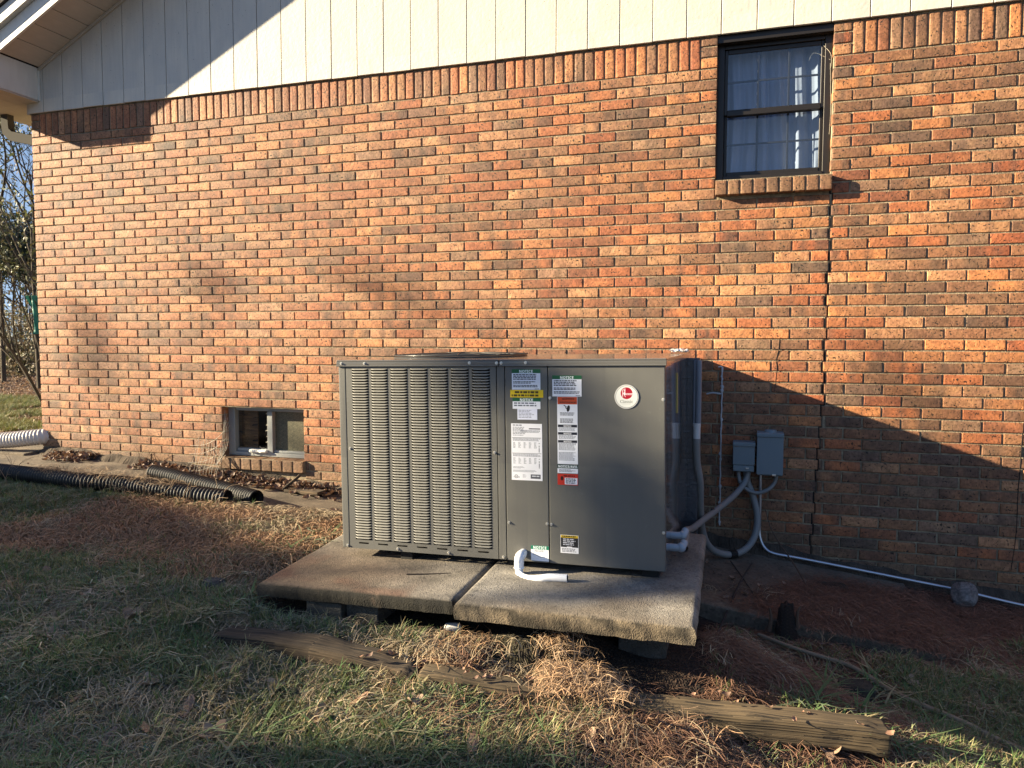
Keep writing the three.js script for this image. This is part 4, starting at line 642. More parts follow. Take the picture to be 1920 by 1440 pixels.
timber('landscape_timber', 'sunlit weathered timber before the right pad with a broken end', [4.675, 0.145, 2.49], [6.235, 0.047, 2.232], 0.105, 0.088, M.timber, 621);
function rock(name, label, cat, x, y, z, sx, sy, sz, seed, mat) {
  const g = new THREE.IcosahedronGeometry(1, 6), p = g.attributes.position, v = V();
  for (let i = 0; i < p.count; i++) { v.fromBufferAttribute(p, i); const k = 0.7 + 0.45 * fbm(v.x * 1.6 + 9, v.y * 1.6 + v.z * 1.9 + 9, 0, seed, 3) + 0.14 * fbm(v.x * 7 + 9, v.y * 7 + v.z * 7.7 + 9, 0, seed + 3, 3); v.x = Math.sign(v.x) * Math.pow(Math.abs(v.x), 0.7); v.y = Math.sign(v.y) * Math.pow(Math.abs(v.y), 0.7); p.setXYZ(i, v.x * k * sx, v.y * k * sy, v.z * k * sz); }
  return plain(name, smooth(g, 0.2).translate(x, y, z), mat, label, cat);
}
rock('stone', 'dark grey stone in the grass left of the left concrete pad', 'stone', 3.5, groundY(3.5, 2.14) + 0.01, 2.14, 0.055, 0.04, 0.05, 701, M.stone);
plain('brick_chunk', block(6.155, 6.285, -0.17, -0.075, 1.58, 1.68, 0.012, [4, 4, 4], 0.01, 9), std(0.1, 0.085, 0.06, { map: per(T.concrete, 0.3), bumpMap: per(T.rough, 0.1), bumpScale: 0.006, roughness: 1 }), 'dark mossy brick chunk in the pine straw behind the sunlit timber', 'brick chunk');
rock('concrete_chunk', 'pale grey rounded concrete chunk lying on the metal conduit at right', 'concrete chunk', 6.95, topY(6.95, 0.3) + 0.07, 0.24, 0.062, 0.072, 0.055, 733, std(0.5, 0.46, 0.46, { map: per(T.concrete, 0.25), bumpMap: per(T.rough, 0.12), bumpScale: 0.006, roughness: 0.95 }));
{
  const st = thing('tree_stump', 'rotten dark stump with ragged top at the edge of the right walk', 'stump'), g = new THREE.CylinderGeometry(0.03, 0.05, 0.16, 14, 8), p = g.attributes.position;
  st.position.set(5.975, -0.08, 1.13);
  for (let i = 0; i < p.count; i++) { const a = Math.atan2(p.getZ(i), p.getX(i)), k = 0.8 + 0.5 * fbm(Math.cos(a) * 2 + 5, Math.sin(a) * 2 + p.getY(i) * 6 + 5, 0, 711, 3); p.setX(i, p.getX(i) * k); p.setZ(i, p.getZ(i) * k); if (p.getY(i) > 0.07) p.setY(i, 0.02 + 0.09 * fbm(Math.cos(a) * 4 + 5, Math.sin(a) * 4 + 5, 0, 713, 2)); }
  part('trunk', smooth(g, 0.2).translate(0, 0.05, 0), std(0.15, 0.1, 0.07, { map: per(T.wood, 0.3, 0.1), bumpMap: per(T.woodBump, 0.3, 0.1), bumpScale: 0.01, roughness: 1 }), st);
  part('splinter', [taper([[-0.08, 0.0, 0.02], [-0.07, 0.06, 0.02], [-0.075, 0.11, 0.01]], 0.016, 0.004, 8, 6), taper([[0.05, 0.02, 0], [0.05, 0.1, 0.01], [0.065, 0.13, 0]], 0.014, 0.003, 8, 6)], M.twig, st);
}
{ // rusty ribbed scrap
  const ribs = []; for (let i = 0; i < 9; i++) ribs.push(tube([[i * 0.014, 0, -0.05], [i * 0.014 + 0.004, 0.012, -0.02], [i * 0.014 + 0.01, 0.012, 0.03], [i * 0.014 + 0.014, 0, 0.055]], 0.0028, 12, 5));
  ribs.push(tube([[-0.01, 0.004, -0.048], [0.05, 0.006, -0.052], [0.125, 0.004, -0.05]], 0.004, 10, 6));
  plain('wire_scrap', merge(ribs).rotateY(0.25).translate(6.2, topY(6.25, 0.4) + 0.01, 0.42), M.rust, 'rusty ribbed wire scrap lying on the dirt near the conduit', 'wire scrap');
}
plain('wood_scrap', rbox(0.3, 0.025, 0.1, 0.004, [6, 1, 2], 0.004, 12).rotateY(-0.08).translate(2.69, topY(2.69, 0.16) + 0.022, 0.16), M.darkTimber, 'dark broken board lying flat under the basement window', 'wood scrap');
plain('wood_scrap', rbox(0.16, 0.02, 0.03, 0.003, [4, 1, 1], 0.003, 14).rotateZ(0.7).rotateY(0.4).translate(2.58, topY(2.58, 0.16) + 0.075, 0.16), M.darkTimber, 'short dark stake leaning on the flat board under the basement window', 'wood scrap');

// ---------------------------------------------------------------- pipes, boxes, conduits
function openPipe(name, label, pts, r, depth, pitch, mat, cat) { const t = thing(name, label, cat); part('tube_wall', corrugated(pts, r, depth, pitch), mat, t); part('lining', corrugated(pts, r - depth - 0.003, depth * 0.6, pitch), M.inside, t); return t; }
openPipe('drain_pipe', 'long black corrugated drain pipe lying nearest the lawn at left', [[-0.5, 0.37, 0.8], [0.2, 0.36, 0.83], [0.645, 0.35, 0.855], [1.051, 0.35, 0.9], [1.42, 0.342, 0.93], [1.73, 0.333, 0.886], [2.07, 0.322, 0.904], [2.39, 0.31, 0.928], [2.62, 0.3, 0.923]], 0.059, 0.008, 0.027, M.black, 'drain pipe');
openPipe('drain_pipe', 'shorter black corrugated drain pipe with its open end towards the unit', [[1.58, 0.33, 0.44], [1.78, 0.322, 0.485], [1.98, 0.31, 0.54], [2.36, 0.295, 0.655], [2.6, 0.286, 0.745], [2.75, 0.285, 0.806]], 0.056, 0.008, 0.027, M.black, 'drain pipe');
openPipe('drain_pipe', 'white corrugated drain pipe at the left corner of the house', [[-1.3, 0.42, 0.3], [-0.75, 0.425, 0.2], [-0.35, 0.44, 0.1], [-0.1, 0.465, 0.03], [0.02, 0.48, -0.04], [-0.03, 0.5, -0.14]], 0.07, 0.006, 0.028, M.whitePipe, 'drain pipe');
plain('concrete_ledge', block(-1.4, -0.02, 0.2, 0.352, -0.7, 0.16, 0.012, [14, 2, 8], 0.012, 21), M.walk, 'broken concrete ledge under the white pipe at the house corner', 'concrete ledge');
function eBox(name, label, x0, x1, y0, y1, d, split) {
  const t = thing(name, label, 'electrical box'); t.position.set(x0, y0, 0); const w = x1 - x0, h = y1 - y0;
  part('case', block(0, w, 0, h, 0.002, d - 0.004, 0.004), M.boxGrey, t);
  part('cover', block(-0.003, w + 0.003, split ? h * 0.24 : 0.006, h - 0.006, d - 0.0035, d + 0.004, 0.003), M.boxGrey, t);
  if (split) part('lower_plate', block(0.0, w, 0.004, h * 0.24 - 0.004, d - 0.0035, d + 0.001, 0.002), M.boxGrey, t);
  part('hood', block(-0.005, w + 0.005, h - 0.022, h + 0.004, 0.003, d + 0.01, 0.004), M.boxGrey, t);
  part('latch', block(w * 0.6, w * 0.75, split ? 0.02 : 0.0, split ? 0.028 : 0.012, d + 0.0015, d + 0.008, 0.001), M.screw, t);
  return t;
}
eBox('disconnect_box', 'smaller blue-grey electrical box, the left of the two on the wall', 5.703, 5.826, 0.508, 0.688, 0.1, true);
const big = eBox('breaker_box', 'taller blue-grey electrical box, the right of the two on the wall', 5.843, 5.99, 0.494, 0.752, 0.11, false);
part('hub', new THREE.CylinderGeometry(0.034, 0.04, 0.02, 24).translate(0.074, 0.266, 0.055), M.boxGrey, big);
const hose = (name, label, pts, r, mat, cat = 'conduit', seg = 90) => plain(name, tube(pts, r, seg, 12), mat, label, cat);
{
  const t = thing('conduit_hose', 'thick grey hose looping down from the duct along the ground to the small box', 'conduit');
  part('sheath', tube([[5.515, 0.78, 0.694], [5.515, 0.74, 0.694], [5.519, 0.643, 0.68], [5.535, 0.532, 0.66], [5.536, 0.383, 0.6], [5.542, 0.237, 0.5], [5.57, 0.124, 0.42], [5.625, 0.055, 0.33], [5.707, 0.027, 0.25], [5.786, 0.048, 0.18], [5.838, 0.118, 0.12], [5.852, 0.226, 0.08], [5.824, 0.353, 0.06], [5.791, 0.433, 0.05], [5.78, 0.51, 0.05]], 0.0205, 120, 14), M.hose, t);
  part('coupling', new THREE.CylinderGeometry(0.026, 0.026, 0.045, 14).rotateZ(Math.PI / 2).rotateY(0.7).translate(5.712, 0.0275, 0.245), M.black, t);
}
{
  const t = thing('conduit_hose', 'grey hose slanting from the small box down to the right side of the unit', 'conduit');
  part('sheath', tube([[5.795, 0.51, 0.06], [5.772, 0.439, 0.09], [5.709, 0.374, 0.2], [5.623, 0.33, 0.4], [5.558, 0.312, 0.6], [5.515, 0.307, 0.78], [5.5, 0.327, 0.92], [5.496, 0.365, 1.1], [5.51, 0.385, 1.35], [5.52, 0.4, 1.55]], 0.018, 110, 14), M.hose, t);
  part('strap', new THREE.TorusGeometry(0.021, 0.004, 6, 16).rotateY(0.9).translate(5.6, 0.323, 0.46), M.black, t);
}
hose('conduit_hose', 'short grey hose hanging in a loop between the two electrical boxes', [[5.733, 0.52, 0.06], [5.738, 0.47, 0.07], [5.752, 0.43, 0.08], [5.79, 0.395, 0.085], [5.849, 0.379, 0.085], [5.911, 0.403, 0.08], [5.948, 0.444, 0.06], [5.959, 0.5, 0.06]], 0.012, M.hose);
hose('metal_conduit', 'thin shiny metal conduit dropping from the tall box and running right along the wall foot', [[5.866, 0.5, 0.03], [5.867, 0.317, 0.03], [5.867, 0.165, 0.032], [5.871, 0.09, 0.04], [5.901, 0.03, 0.05], [5.957, 0.002, 0.06], [6.106, -0.014, 0.062], [6.407, -0.05, 0.064], [6.694, -0.084, 0.072], [6.968, -0.115, 0.09], [7.285, -0.165, 0.1], [7.9, -0.24, 0.12]], 0.0095, M.emt, 'conduit', 160);
{
  const r = rng(51), pts = []; for (let i = 0; i <= 22; i++) pts.push(V(5.624 + (r() - 0.5) * 0.005, mix(1.155, 0.14, i / 22), 0.004 + 0.003 * r()));
  const lumps = []; for (let i = 0; i < 14; i++) lumps.push(new THREE.SphereGeometry(0.006 + 0.005 * r(), 7, 5).scale(1, 1.3, 0.6).translate(5.624 + (r() - 0.5) * 0.008, mix(1.15, 0.14, r()), 0.004)); lumps.push(tube([[5.624, 0.98, 0.003], [5.57, 0.985, 0.004], [5.53, 0.978, 0.003]], 0.006, 10, 5), tube([[5.6, 1.15, 0.003], [5.624, 1.15, 0.003], [5.625, 1.12, 0.003]], 0.005, 10, 5));
  plain('caulk_line', merge([tube(pts, 0.0048, 60, 6), ...lumps]), M.caulk, 'thin pale bead of old caulk running down the bricks beside the duct', 'caulk line');
}
// dead stems and branches
const twig = (name, label, pts, r0, r1, mat, cat) => plain(name, taper(pts, r0, r1, 40, 7), mat, label, cat);
twig('stick', 'thin brown stem leaning on the wall right of the tall box', [[5.898, 0.266, 0.02], [5.947, 0.138, 0.1], [6.061, 0.008, 0.3], [6.12, topY(6.12, 0.5) + 0.003, 0.5]], 0.003, 0.005, M.twig, 'dead stem');
twig('stick', 'dark stick standing slanted by the right side of the pad', [[5.823, topY(5.823, 0.35) + 0.03, 0.35], [5.76, 0.02, 0.75], [5.705, -0.03, 1.054], [5.645, -0.08, 1.4]], 0.004, 0.007, M.darkTwig, 'stick');
twig('stick', 'dark thin stick crossing the slanted one on the right walk', [[5.703, topY(5.703, 0.33) + 0.01, 0.333], [5.77, 0.0, 0.6], [5.86, topY(5.86, 0.926) + 0.005, 0.926]], 0.004, 0.003, M.darkTwig, 'stick');
{ const p = [[5.85, 1.2], [5.985, 1.303], [6.12, 1.36], [6.239, 1.413], [6.379, 1.579], [6.576, 1.723], [6.755, 1.835], [7.1, 2.05]].map(([x, z], i) => [x, groundY(x, z) + 0.032 + 0.006 * (i % 2), z]); twig('fallen_branch', 'long brown fallen branch lying across the grass at lower right', p, 0.01, 0.014, M.weed, 'branch'); }
{ const p = [[4.4, 2.03], [4.5, 2.0], [4.58, 1.97]].map(([x, z]) => [x, 0.312 + (x - 4) * 0.02, z]); twig('twig', 'short dark twig lying on the left concrete pad', p, 0.003, 0.002, M.darkTwig, 'twig'); }
{ const g = [[[4.69, 0.23, 2.3], [4.7, 0.17, 2.33], [4.72, 0.1, 2.36]], [[4.7, 0.24, 2.31], [4.67, 0.17, 2.34], [4.62, 0.1, 2.33]]].map((q) => tube(q, 0.0018, 12, 5)); plain('root', merge(g), M.twig, 'thin roots hanging from the joint between the pads', 'root'); }
{ // bent fence wire beside the basement window
  const r = rng(63), w = []; const P = [[1.84, 0.62], [1.87, 0.5], [1.83, 0.42]];
  for (let i = 0; i < 11; i++) { const x = 1.62 + i * 0.026; w.push(tube([[x, 0.5 + 0.05 * r(), 0.02 + 0.02 * r()], [x + 0.01, 0.4, 0.05 + 0.02 * r()], [x + 0.004 + 0.02 * r(), 0.3, 0.1 + 0.03 * r()], [x + 0.02, 0.245, 0.13]], 0.0016, 16, 4)); }
  for (let i = 0; i < 4; i++) { const y = 0.28 + i * 0.065; w.push(tube([[1.58, y, 0.09 - i * 0.015], [1.7, y + 0.01, 0.07 - i * 0.012], [1.82, y + 0.06, 0.045], [1.89, y + 0.13, 0.01 + 0.02 * r()]], 0.0016, 16, 4)); }
  for (let i = 0; i < 5; i++) w.push(tube([[1.855 + 0.012 * i, 0.76 - 0.03 * i, -0.03], [1.865 + 0.012 * i, 0.62, 0.0 + 0.02 * r()], [1.86 + 0.014 * i, 0.48, 0.03], [1.85 + 0.02 * r(), 0.34, 0.09]], 0.0015, 18, 4));
  plain('wire_mesh', merge(w), M.wire, 'bent piece of pale fence wire leaning at the left of the basement window', 'wire mesh');
}
{ // dry weeds on the wall foot and over the black pipe
  const weeds = (name, label, x, z, n, h, seed, spread) => { const r = rng(seed), g = []; for (let i = 0; i < n; i++) { const a = r() * 6.28, px = x + (r() - 0.5) * spread, pz = z + (r() - 0.5) * 0.12, y = topY(px, pz), l = h * (0.5 + r()); g.push(taper([[px, y, pz], [px + Math.cos(a) * l * 0.3, y + l * 0.6, pz + Math.sin(a) * l * 0.25], [px + Math.cos(a) * l * (0.5 + 0.4 * r()), y + l * (0.55 + 0.5 * r()), pz + Math.sin(a) * l * 0.5]], 0.0026, 0.001, 10, 4)); } plain(name, merge(g), seed === 71 ? M.twig : M.weed, label, 'dead weeds'); };
  weeds('dead_weed', 'dry bent weeds at the wall foot left of the basement window', 1.2, 0.07, 12, 0.16, 71, 0.3);
  weeds('dead_weed', 'tangle of dry weeds over the left end of the long black pipe', 0.55, 0.93, 46, 0.2, 73, 0.6);
  weeds('dead_weed', 'dry pale weeds leaning over the middle of the long black pipe', 1.75, 0.98, 24, 0.2, 75, 0.6);
  weeds('dead_weed', 'dry weeds before the ends of the two black pipes', 2.3, 1.0, 22, 0.16, 79, 0.6);
}
plain('litter', rbox(0.06, 0.02, 0.035, 0.006, [3, 2, 2], 0.008, 33).rotateY(0.3).translate(4.68, topY(4.68, 2.2) + 0.02, 2.2), std(0.75, 0.75, 0.73), 'crumpled white scrap below the joint between the pads', 'litter');
plain('litter', rbox(0.05, 0.016, 0.035, 0.006, [3, 2, 2], 0.006, 35).rotateY(0.6).translate(4.05, groundY(4.05, 3.1) + 0.012, 3.1), std(0.03, 0.16, 0.17, { roughness: 0.4 }), 'small teal plastic bit in the grass at bottom left', 'litter');
plain('litter', rbox(0.04, 0.008, 0.03, 0.003, [2, 1, 2], 0.004, 36).translate(1.72, groundY(1.72, 1.6) + 0.012, 1.6), std(0.6, 0.55, 0.65), 'small pale paper bit in the grass at the left edge', 'litter');

// ---------------------------------------------------------------- ground cover
const dummy = new THREE.Object3D(), tint = col(0, 0, 0);
function scatter(name, geo, mat, list, label, cat) {
  const im = new THREE.InstancedMesh(geo, mat, list.length); im.name = name;
  list.forEach((e, i) => { dummy.position.set(e.x, e.y, e.z); dummy.rotation.set(e.rx ?? 0, e.ry, e.rz ?? 0, 'YXZ'); dummy.scale.set(e.s, e.s * (e.sy ?? 1), e.s); dummy.updateMatrix(); im.setMatrixAt(i, dummy.matrix); im.setColorAt(i, tint.setRGB(...e.c)); });
  im.castShadow = im.receiveShadow = true; scene.add(im); return describe(im, label, cat, null, 'stuff');
}
function bladeTuft(n, seed, h, w, lean, spread) {
  const r = rng(seed), pos = [], idx = [];
  for (let b = 0; b < n; b++) {
    const a = r() * 6.283, bx = (r() - 0.5) * spread, bz = (r() - 0.5) * spread, len = h * (0.45 + 0.75 * r()), ln = lean * (0.3 + r()), ww = w * (0.6 + 0.7 * r()), k = pos.length / 3, px = -Math.sin(a) * ww / 2, pz = Math.cos(a) * ww / 2;
    for (let s = 0; s <= 3; s++) { const t = s / 3, o = ln * t * t * len, y = len * t * (1 - 0.35 * t * Math.min(1, ln)), f = s === 3 ? 0.15 : 1 - 0.25 * t; pos.push(bx + Math.cos(a) * o - px * f, y, bz + Math.sin(a) * o - pz * f, bx + Math.cos(a) * o + px * f, y, bz + Math.sin(a) * o + pz * f); }
    for (let s = 0; s < 3; s++) idx.push(k + s * 2, k + s * 2 + 1, k + s * 2 + 2, k + s * 2 + 2, k + s * 2 + 1, k + s * 2 + 3);
  }
  const g = new THREE.BufferGeometry(); g.setAttribute('position', new THREE.Float32BufferAttribute(pos, 3)); g.setIndex(idx); g.computeVertexNormals(); return g;
}
function needleMat(n, seed, len, w, spread, lift) {   // a handful of strands lying crosswise
  const r = rng(seed), pos = [], idx = [];
  for (let b = 0; b < n; b++) {
    const a = r() * 6.283, cx = (r() - 0.5) * spread, cz = (r() - 0.5) * spread, l = len * (0.25 + 1.1 * r() * r() + 0.4 * r()), bend = (r() - 0.5) * (r() < 0.6 ? 0.35 : 1.3), y0 = r() * lift * 0.4, arch = lift * (r() - 0.2), tl = (r() - 0.5) * lift * 1.4, k = pos.length / 3, ww = w * (0.7 + 0.6 * r());
    for (let s = 0; s <= 4; s++) { const t = s / 4 - 0.5, aa = a + bend * t, x = cx + Math.cos(aa) * l * t, z = cz + Math.sin(aa) * l * t, y = y0 + arch * (1 - 4 * t * t) + tl * t + 0.002, nx = -Math.sin(aa) * ww / 2, nz = Math.cos(aa) * ww / 2; pos.push(x - nx, y, z - nz, x + nx, y + ww * 0.3, z + nz); }
    for (let s = 0; s < 4; s++) idx.push(k + s * 2, k + s * 2 + 1, k + s * 2 + 2, k + s * 2 + 2, k + s * 2 + 1, k + s * 2 + 3);
  }
  const g = new THREE.BufferGeometry(); g.setAttribute('position', new THREE.Float32BufferAttribute(pos, 3)); g.setIndex(idx); g.computeVertexNormals(); return g;
}
const underPad = (x, z) => x > 3.74 && x < 5.66 && z > 0.9 && z < 2.3;
const inTimber = (x, z) => Math.abs(z - timberZ(x)) < 0.075 && x > 3.8 && x < 6.26;
const clearEdge = (x, z) => x > 5.62 && x < 6.75 && z > 1.0 && z < 1.2;
const field = (x, z, s) => fbm(x * 1.9 + 30, z * 1.9 + 30, 0, s, 3);
{
  const r = rng(1001), green = [], dead = [], needles = [], mound = [];
  const inView = (x, z) => { const dx = x - 5.765, dz = z - 4.887, f = -dx * 0.2989 - dz * 0.9543, s = dx * 0.9543 - dz * 0.2989; return f > 1.2 && Math.abs(s) < f * 0.72 + 0.2; };
  for (let i = 0; i < 260000 && green.length < 17000; i++) {
    const x = -0.6 + r() * 9, z = 0.75 + r() * 3.2; if (!inView(x, z) || onWalk(x, z) || underPad(x, z) || inTimber(x, z) || clearEdge(x, z)) continue;
    const g = field(x, z, 901);
    let d = sstep(0.42, 0.58, g) * 0.85 + 0.03;
    if (x < 1.9 && z < 1.9) d = Math.max(d, 0.75 - Math.abs(z - 1.35) * 0.5);
    if (x > 3.1 && x < 5.0 && z > 2.5) d = Math.max(d, 0.3 + 0.7 * sstep(0.4, 0.55, g));
    if (x > 6.35 && z > 1.25) d = Math.max(d, 0.85);
    if (x > 5.3 && x < 6.4 && z < 2.9) d *= 0.12;
    if (x > 2 && x < 3.8 && z < 1.9) d *= 0.12 + 0.6 * sstep(0.5, 0.62, field(x * 1.4, z * 1.4, 957));
    if (x > 4.6 && x < 5.7 && z > 2.2 && z < 2.6) d *= 0.2; if (x > 4.5 && x < 5.3 && z > 2.5) d = Math.max(d, 0.3);
    if (r() > d) continue;
    const v = r(); green.push({ x, y: groundY(x, z) - 0.004, z, ry: r() * 6.28, s: 0.6 + 0.7 * r(), sy: 0.7 + 0.5 * r(), c: v < 0.7 ? [0.085 + 0.06 * r(), 0.13 + 0.06 * r(), 0.035 + 0.02 * r()] : [0.24 + 0.12 * r(), 0.21 + 0.09 * r(), 0.1 + 0.04 * r()] });
  }
  for (let i = 0; i < 2600; i++) { const k = 0.12 + r() * 0.75, x = -6.2 * k - 0.1 + (r() - 0.5) * (0.7 + k), z = -4.9 * k + 0.2; if (x > -0.35 || field(x, z, 941) < 0.42) continue; green.push({ x, y: groundY(x, z), z, ry: r() * 6.28, s: 1 + 0.8 * r(), sy: 1, c: [0.14 + 0.08 * r(), 0.15 + 0.06 * r(), 0.05] }); }
  scatter('grass', bladeTuft(13, 5, 0.06, 0.0036, 1.1, 0.06), M.grass, green, 'green winter grass growing in patches over the yard', 'grass');
  for (let i = 0; i < 300000 && dead.length < 15000; i++) {
    const x = -0.6 + r() * 9, z = 0.75 + r() * 3.2; if (!inView(x, z) || (onWalk(x, z) && r() > 0.12) || underPad(x, z) || (inTimber(x, z) && r() > 0.2) || clearEdge(x, z)) continue;
    const g = field(x + 7, z, 911);
    let d = 0.12 + 0.55 * sstep(0.42, 0.58, g), oc = 0;
    if (x > 1.7 && x < 3.85 && z < 2.0 + 0.5 * (g - 0.5)) { d = 0.55 + 0.45 * sstep(0.38, 0.55, field(x * 1.4, z * 1.4, 953)); oc = 1; }
    if (x > 5.45) d *= 0.3; if (x < 1.8 && z < 1.7) d *= 0.2; if (x > 2.9 && x < 4.5 && z > 2.4) d *= 0.55; if (x > 4.6 && z > 2.35) d *= 0.2; if (z < 1.0) d *= 0.3;
    if (r() > d) continue;
    const k = oc * clamp(1.6 * sstep(0.36, 0.6, field(x * 1.6, z * 1.6, 951)) * (0.6 + 0.4 * r())), v = 0.5 + 0.9 * r(); dead.push({ x, y: topY(x, z) - 0.002, z, ry: r() * 6.28, rx: (r() - 0.5) * 0.3, s: 0.7 + 0.8 * r(), sy: oc ? 1 + 0.5 * r() : 0.5 + 0.6 * r(), c: [mix(0.3, 0.31, k) * v, mix(0.235, 0.18, k) * v, mix(0.15, 0.098, k) * v] });
  }
  const clumps = [];
  for (let i = 0; i < 4000 && clumps.length < 420; i++) { const x = 0.3 + r() * 8, z = 1.0 + r() * 2.5; if (!inView(x, z) || onWalk(x, z) || underPad(x, z) || inTimber(x, z) || clearEdge(x, z) || field(x * 1.3, z * 1.3, 961) < (x > 2.9 && x < 5 && z > 2.45 ? 0.43 : 0.55)) continue; const v = 0.8 + 0.5 * r(); clumps.push({ x, y: groundY(x, z) - 0.004, z, ry: r() * 6.28, s: 0.55 + 0.8 * r(), sy: 0.8, c: r() < 0.75 ? [0.085 * v, 0.15 * v, 0.04 * v] : [0.3 * v, 0.25 * v, 0.13 * v] }); }
  scatter('grass_clumps', bladeTuft(22, 15, 0.1, 0.0062, 1.6, 0.05), M.grass, clumps, 'broad-bladed green grass clumps standing out of the thin lawn', 'grass');
  for (let i = 0; i < 45; i++) { const x = 1.0 + r() * 1.2, v = 0.6 + 0.7 * r(); dead.push({ x, y: (x < 1.45 ? 0.4 : 0.44 - 0.07 * (x - 1)) - 0.015 * r(), z: 0.9 + (r() - 0.5) * 0.09, ry: r() * 6.28, rx: (r() - 0.5) * 0.8, rz: (r() - 0.5) * 0.5, s: 0.7 + 0.6 * r(), sy: 1, c: [0.28 * v, 0.19 * v, 0.11 * v] }); }
  scatter('dead_grass', needleMat(18, 7, 0.1, 0.0015, 0.1, 0.032), M.straw, dead, 'matted tan and rust dead grass over the left yard', 'dead grass');
  for (let i = 0; i < 200000 && needles.length < 11000; i++) {
    const x = 4.2 + r() * 5, z = 0.15 + r() * 2.9; if (!inView(x, z) || underPad(x, z) || (inTimber(x, z) && r() > 0.25) || (clearEdge(x, z) && r() > 0.25)) continue;
    let d = x > 5.3 ? 0.8 : 0.22; if (onWalk(x, z)) d = sstep(5.75, 6.4, x + (z - 0.7) * 0.5) * sstep(0.15, 0.6, z); if (x > 6.6 && z > 1.25) d *= 0.25; if (x > 6.7 && z < 0.35) d *= 0.4;
    if (r() > d) continue;
    const v = 0.45 + 1.1 * r() * r() + 0.2 * r(); needles.push({ x, y: topY(x, z) + 0.002, z, ry: r() * 6.28, s: 0.7 + 0.7 * r(), sy: 0.5 + 0.6 * r(), c: [0.2 * v, 0.105 * v, 0.065 * v] });
  }
  scatter('pine_straw', needleMat(20, 9, 0.085, 0.0014, 0.14, 0.016), M.straw, needles, 'red-brown pine straw over the right walk and the ground behind the timber', 'pine straw');
  for (let i = 0; i < 60000 && mound.length < 620; i++) {
    const a = r() * 6.283, q = Math.sqrt(r()), big = r() < 0.55, x = (big ? 5.06 : 5.2) + Math.cos(a) * q * (big ? 0.42 : 0.75), z = (big ? 2.36 : 2.56) + Math.sin(a) * q * (big ? 0.11 : 0.2); if (!big && r() < 0.45) continue; if (!inView(x, z)) continue;
    const lift = big ? 0.05 * (1 - q) * r() * sstep(4.8, 5.1, x) : 0.02 * r(), base = (inTimber(x, z) && (x > 5.45 || x < 4.95 || r() < 0.5)) ? -9 : inTimber(x, z) ? timberY(x) : groundY(x, z), v = 0.4 + 0.95 * r();
    if (base < -5 || fbm(x * 5 + 9, z * 7 + 9, 0, 931, 3) < (big ? 0.46 : 0.5)) continue;
    mound.push({ x, y: base + lift, z, ry: r() * 6.28, rx: (r() - 0.5) * 0.8, rz: (r() - 0.5) * 0.8, s: 0.6 + 0.8 * r(), c: [0.35 * v, mix(0.2, 0.25, hash(i, 1, 3)) * v, mix(0.1, 0.16, hash(i, 1, 3)) * v] });
  }
  scatter('straw_heap', needleMat(15, 11, 0.085, 0.0013, 0.09, 0.036), M.straw, mound, 'heap of dry tan straw spilling over the timber before the right pad', 'straw');
  // small leaf litter along the foot of the wall and in the yard
  const lf = new THREE.PlaneGeometry(0.05, 0.032, 4, 3).rotateX(-Math.PI / 2), lp = lf.attributes.position; for (let i = 0; i < lp.count; i++) { const x = lp.getX(i) / 0.025, z = lp.getZ(i) / 0.016; lp.setZ(i, lp.getZ(i) * Math.sqrt(Math.max(0.02, 1 - x * x * 0.95))); lp.setY(i, 0.008 * x * x + 0.006 * z * z + 0.003 * Math.sin(x * 4)); } lf.computeVertexNormals();
  const litter = [];
  for (let i = 0; i < 900; i++) { const x = 0.2 + r() * 3.2, z = 0.03 + r() * r() * 0.25; if (vnoise(x * 3, 5, 0, 921) < 0.35) continue; const v = 0.6 + 0.6 * r(); litter.push({ x, y: topY(x, z) + 0.006 + 0.05 * r() * (1 - z / 0.3), z, ry: r() * 6.28, rx: (r() - 0.5) * 1.4, rz: (r() - 0.5) * 1.4, s: 0.6 + 0.7 * r(), c: [0.2 * v, 0.115 * v, 0.07 * v] }); }
  for (let i = 0; i < 1100; i++) { const x = -0.5 + r() * 8.5, z = 0.4 + r() * 3.4; if (underPad(x, z)) continue; const v = 0.5 + 0.7 * r(); litter.push({ x, y: topY(x, z) + 0.008, z, ry: r() * 6.28, rx: (r() - 0.5) * 0.8, rz: (r() - 0.5) * 0.8, s: 0.35 + 0.7 * r() * r(), c: [0.3 * v, 0.2 * v, 0.13 * v] }); }
  for (let i = 0; i < 5200; i++) { const k = 0.05 + r() * 2.2, x = -6.2 * k - 0.1 + (r() - 0.5) * (0.7 + k), z = -4.9 * k + 0.2; if (x > -0.3) continue; const v = 0.6 + 0.7 * r(); litter.push({ x, y: groundY(x, z) + 0.01, z, ry: r() * 6.28, rx: (r() - 0.5), rz: (r() - 0.5), s: 0.9 + 0.8 * r(), c: [0.3 * v, 0.19 * v, 0.115 * v] }); }
  for (let i = 0; i < 1500; i++) { const x = 4.45 + r() * 1.9, z = 2.25 + r() * 0.7; if (underPad(x, z) || (inTimber(x, z) && r() > 0.2)) continue; const v = 0.5 + 0.8 * r(); litter.push({ x, y: (inTimber(x, z) ? timberY(x) : groundY(x, z)) + 0.006 + 0.012 * r(), z, ry: r() * 6.28, rx: (r() - 0.5) * 1.2, rz: (r() - 0.5) * 1.2, s: 0.25 + 0.4 * r(), c: [0.26 * v, 0.14 * v, 0.085 * v] }); }
  scatter('leaf_litter', lf, M.leaf, litter, 'small dry leaves strewn along the foot of the wall', 'leaf litter');
}
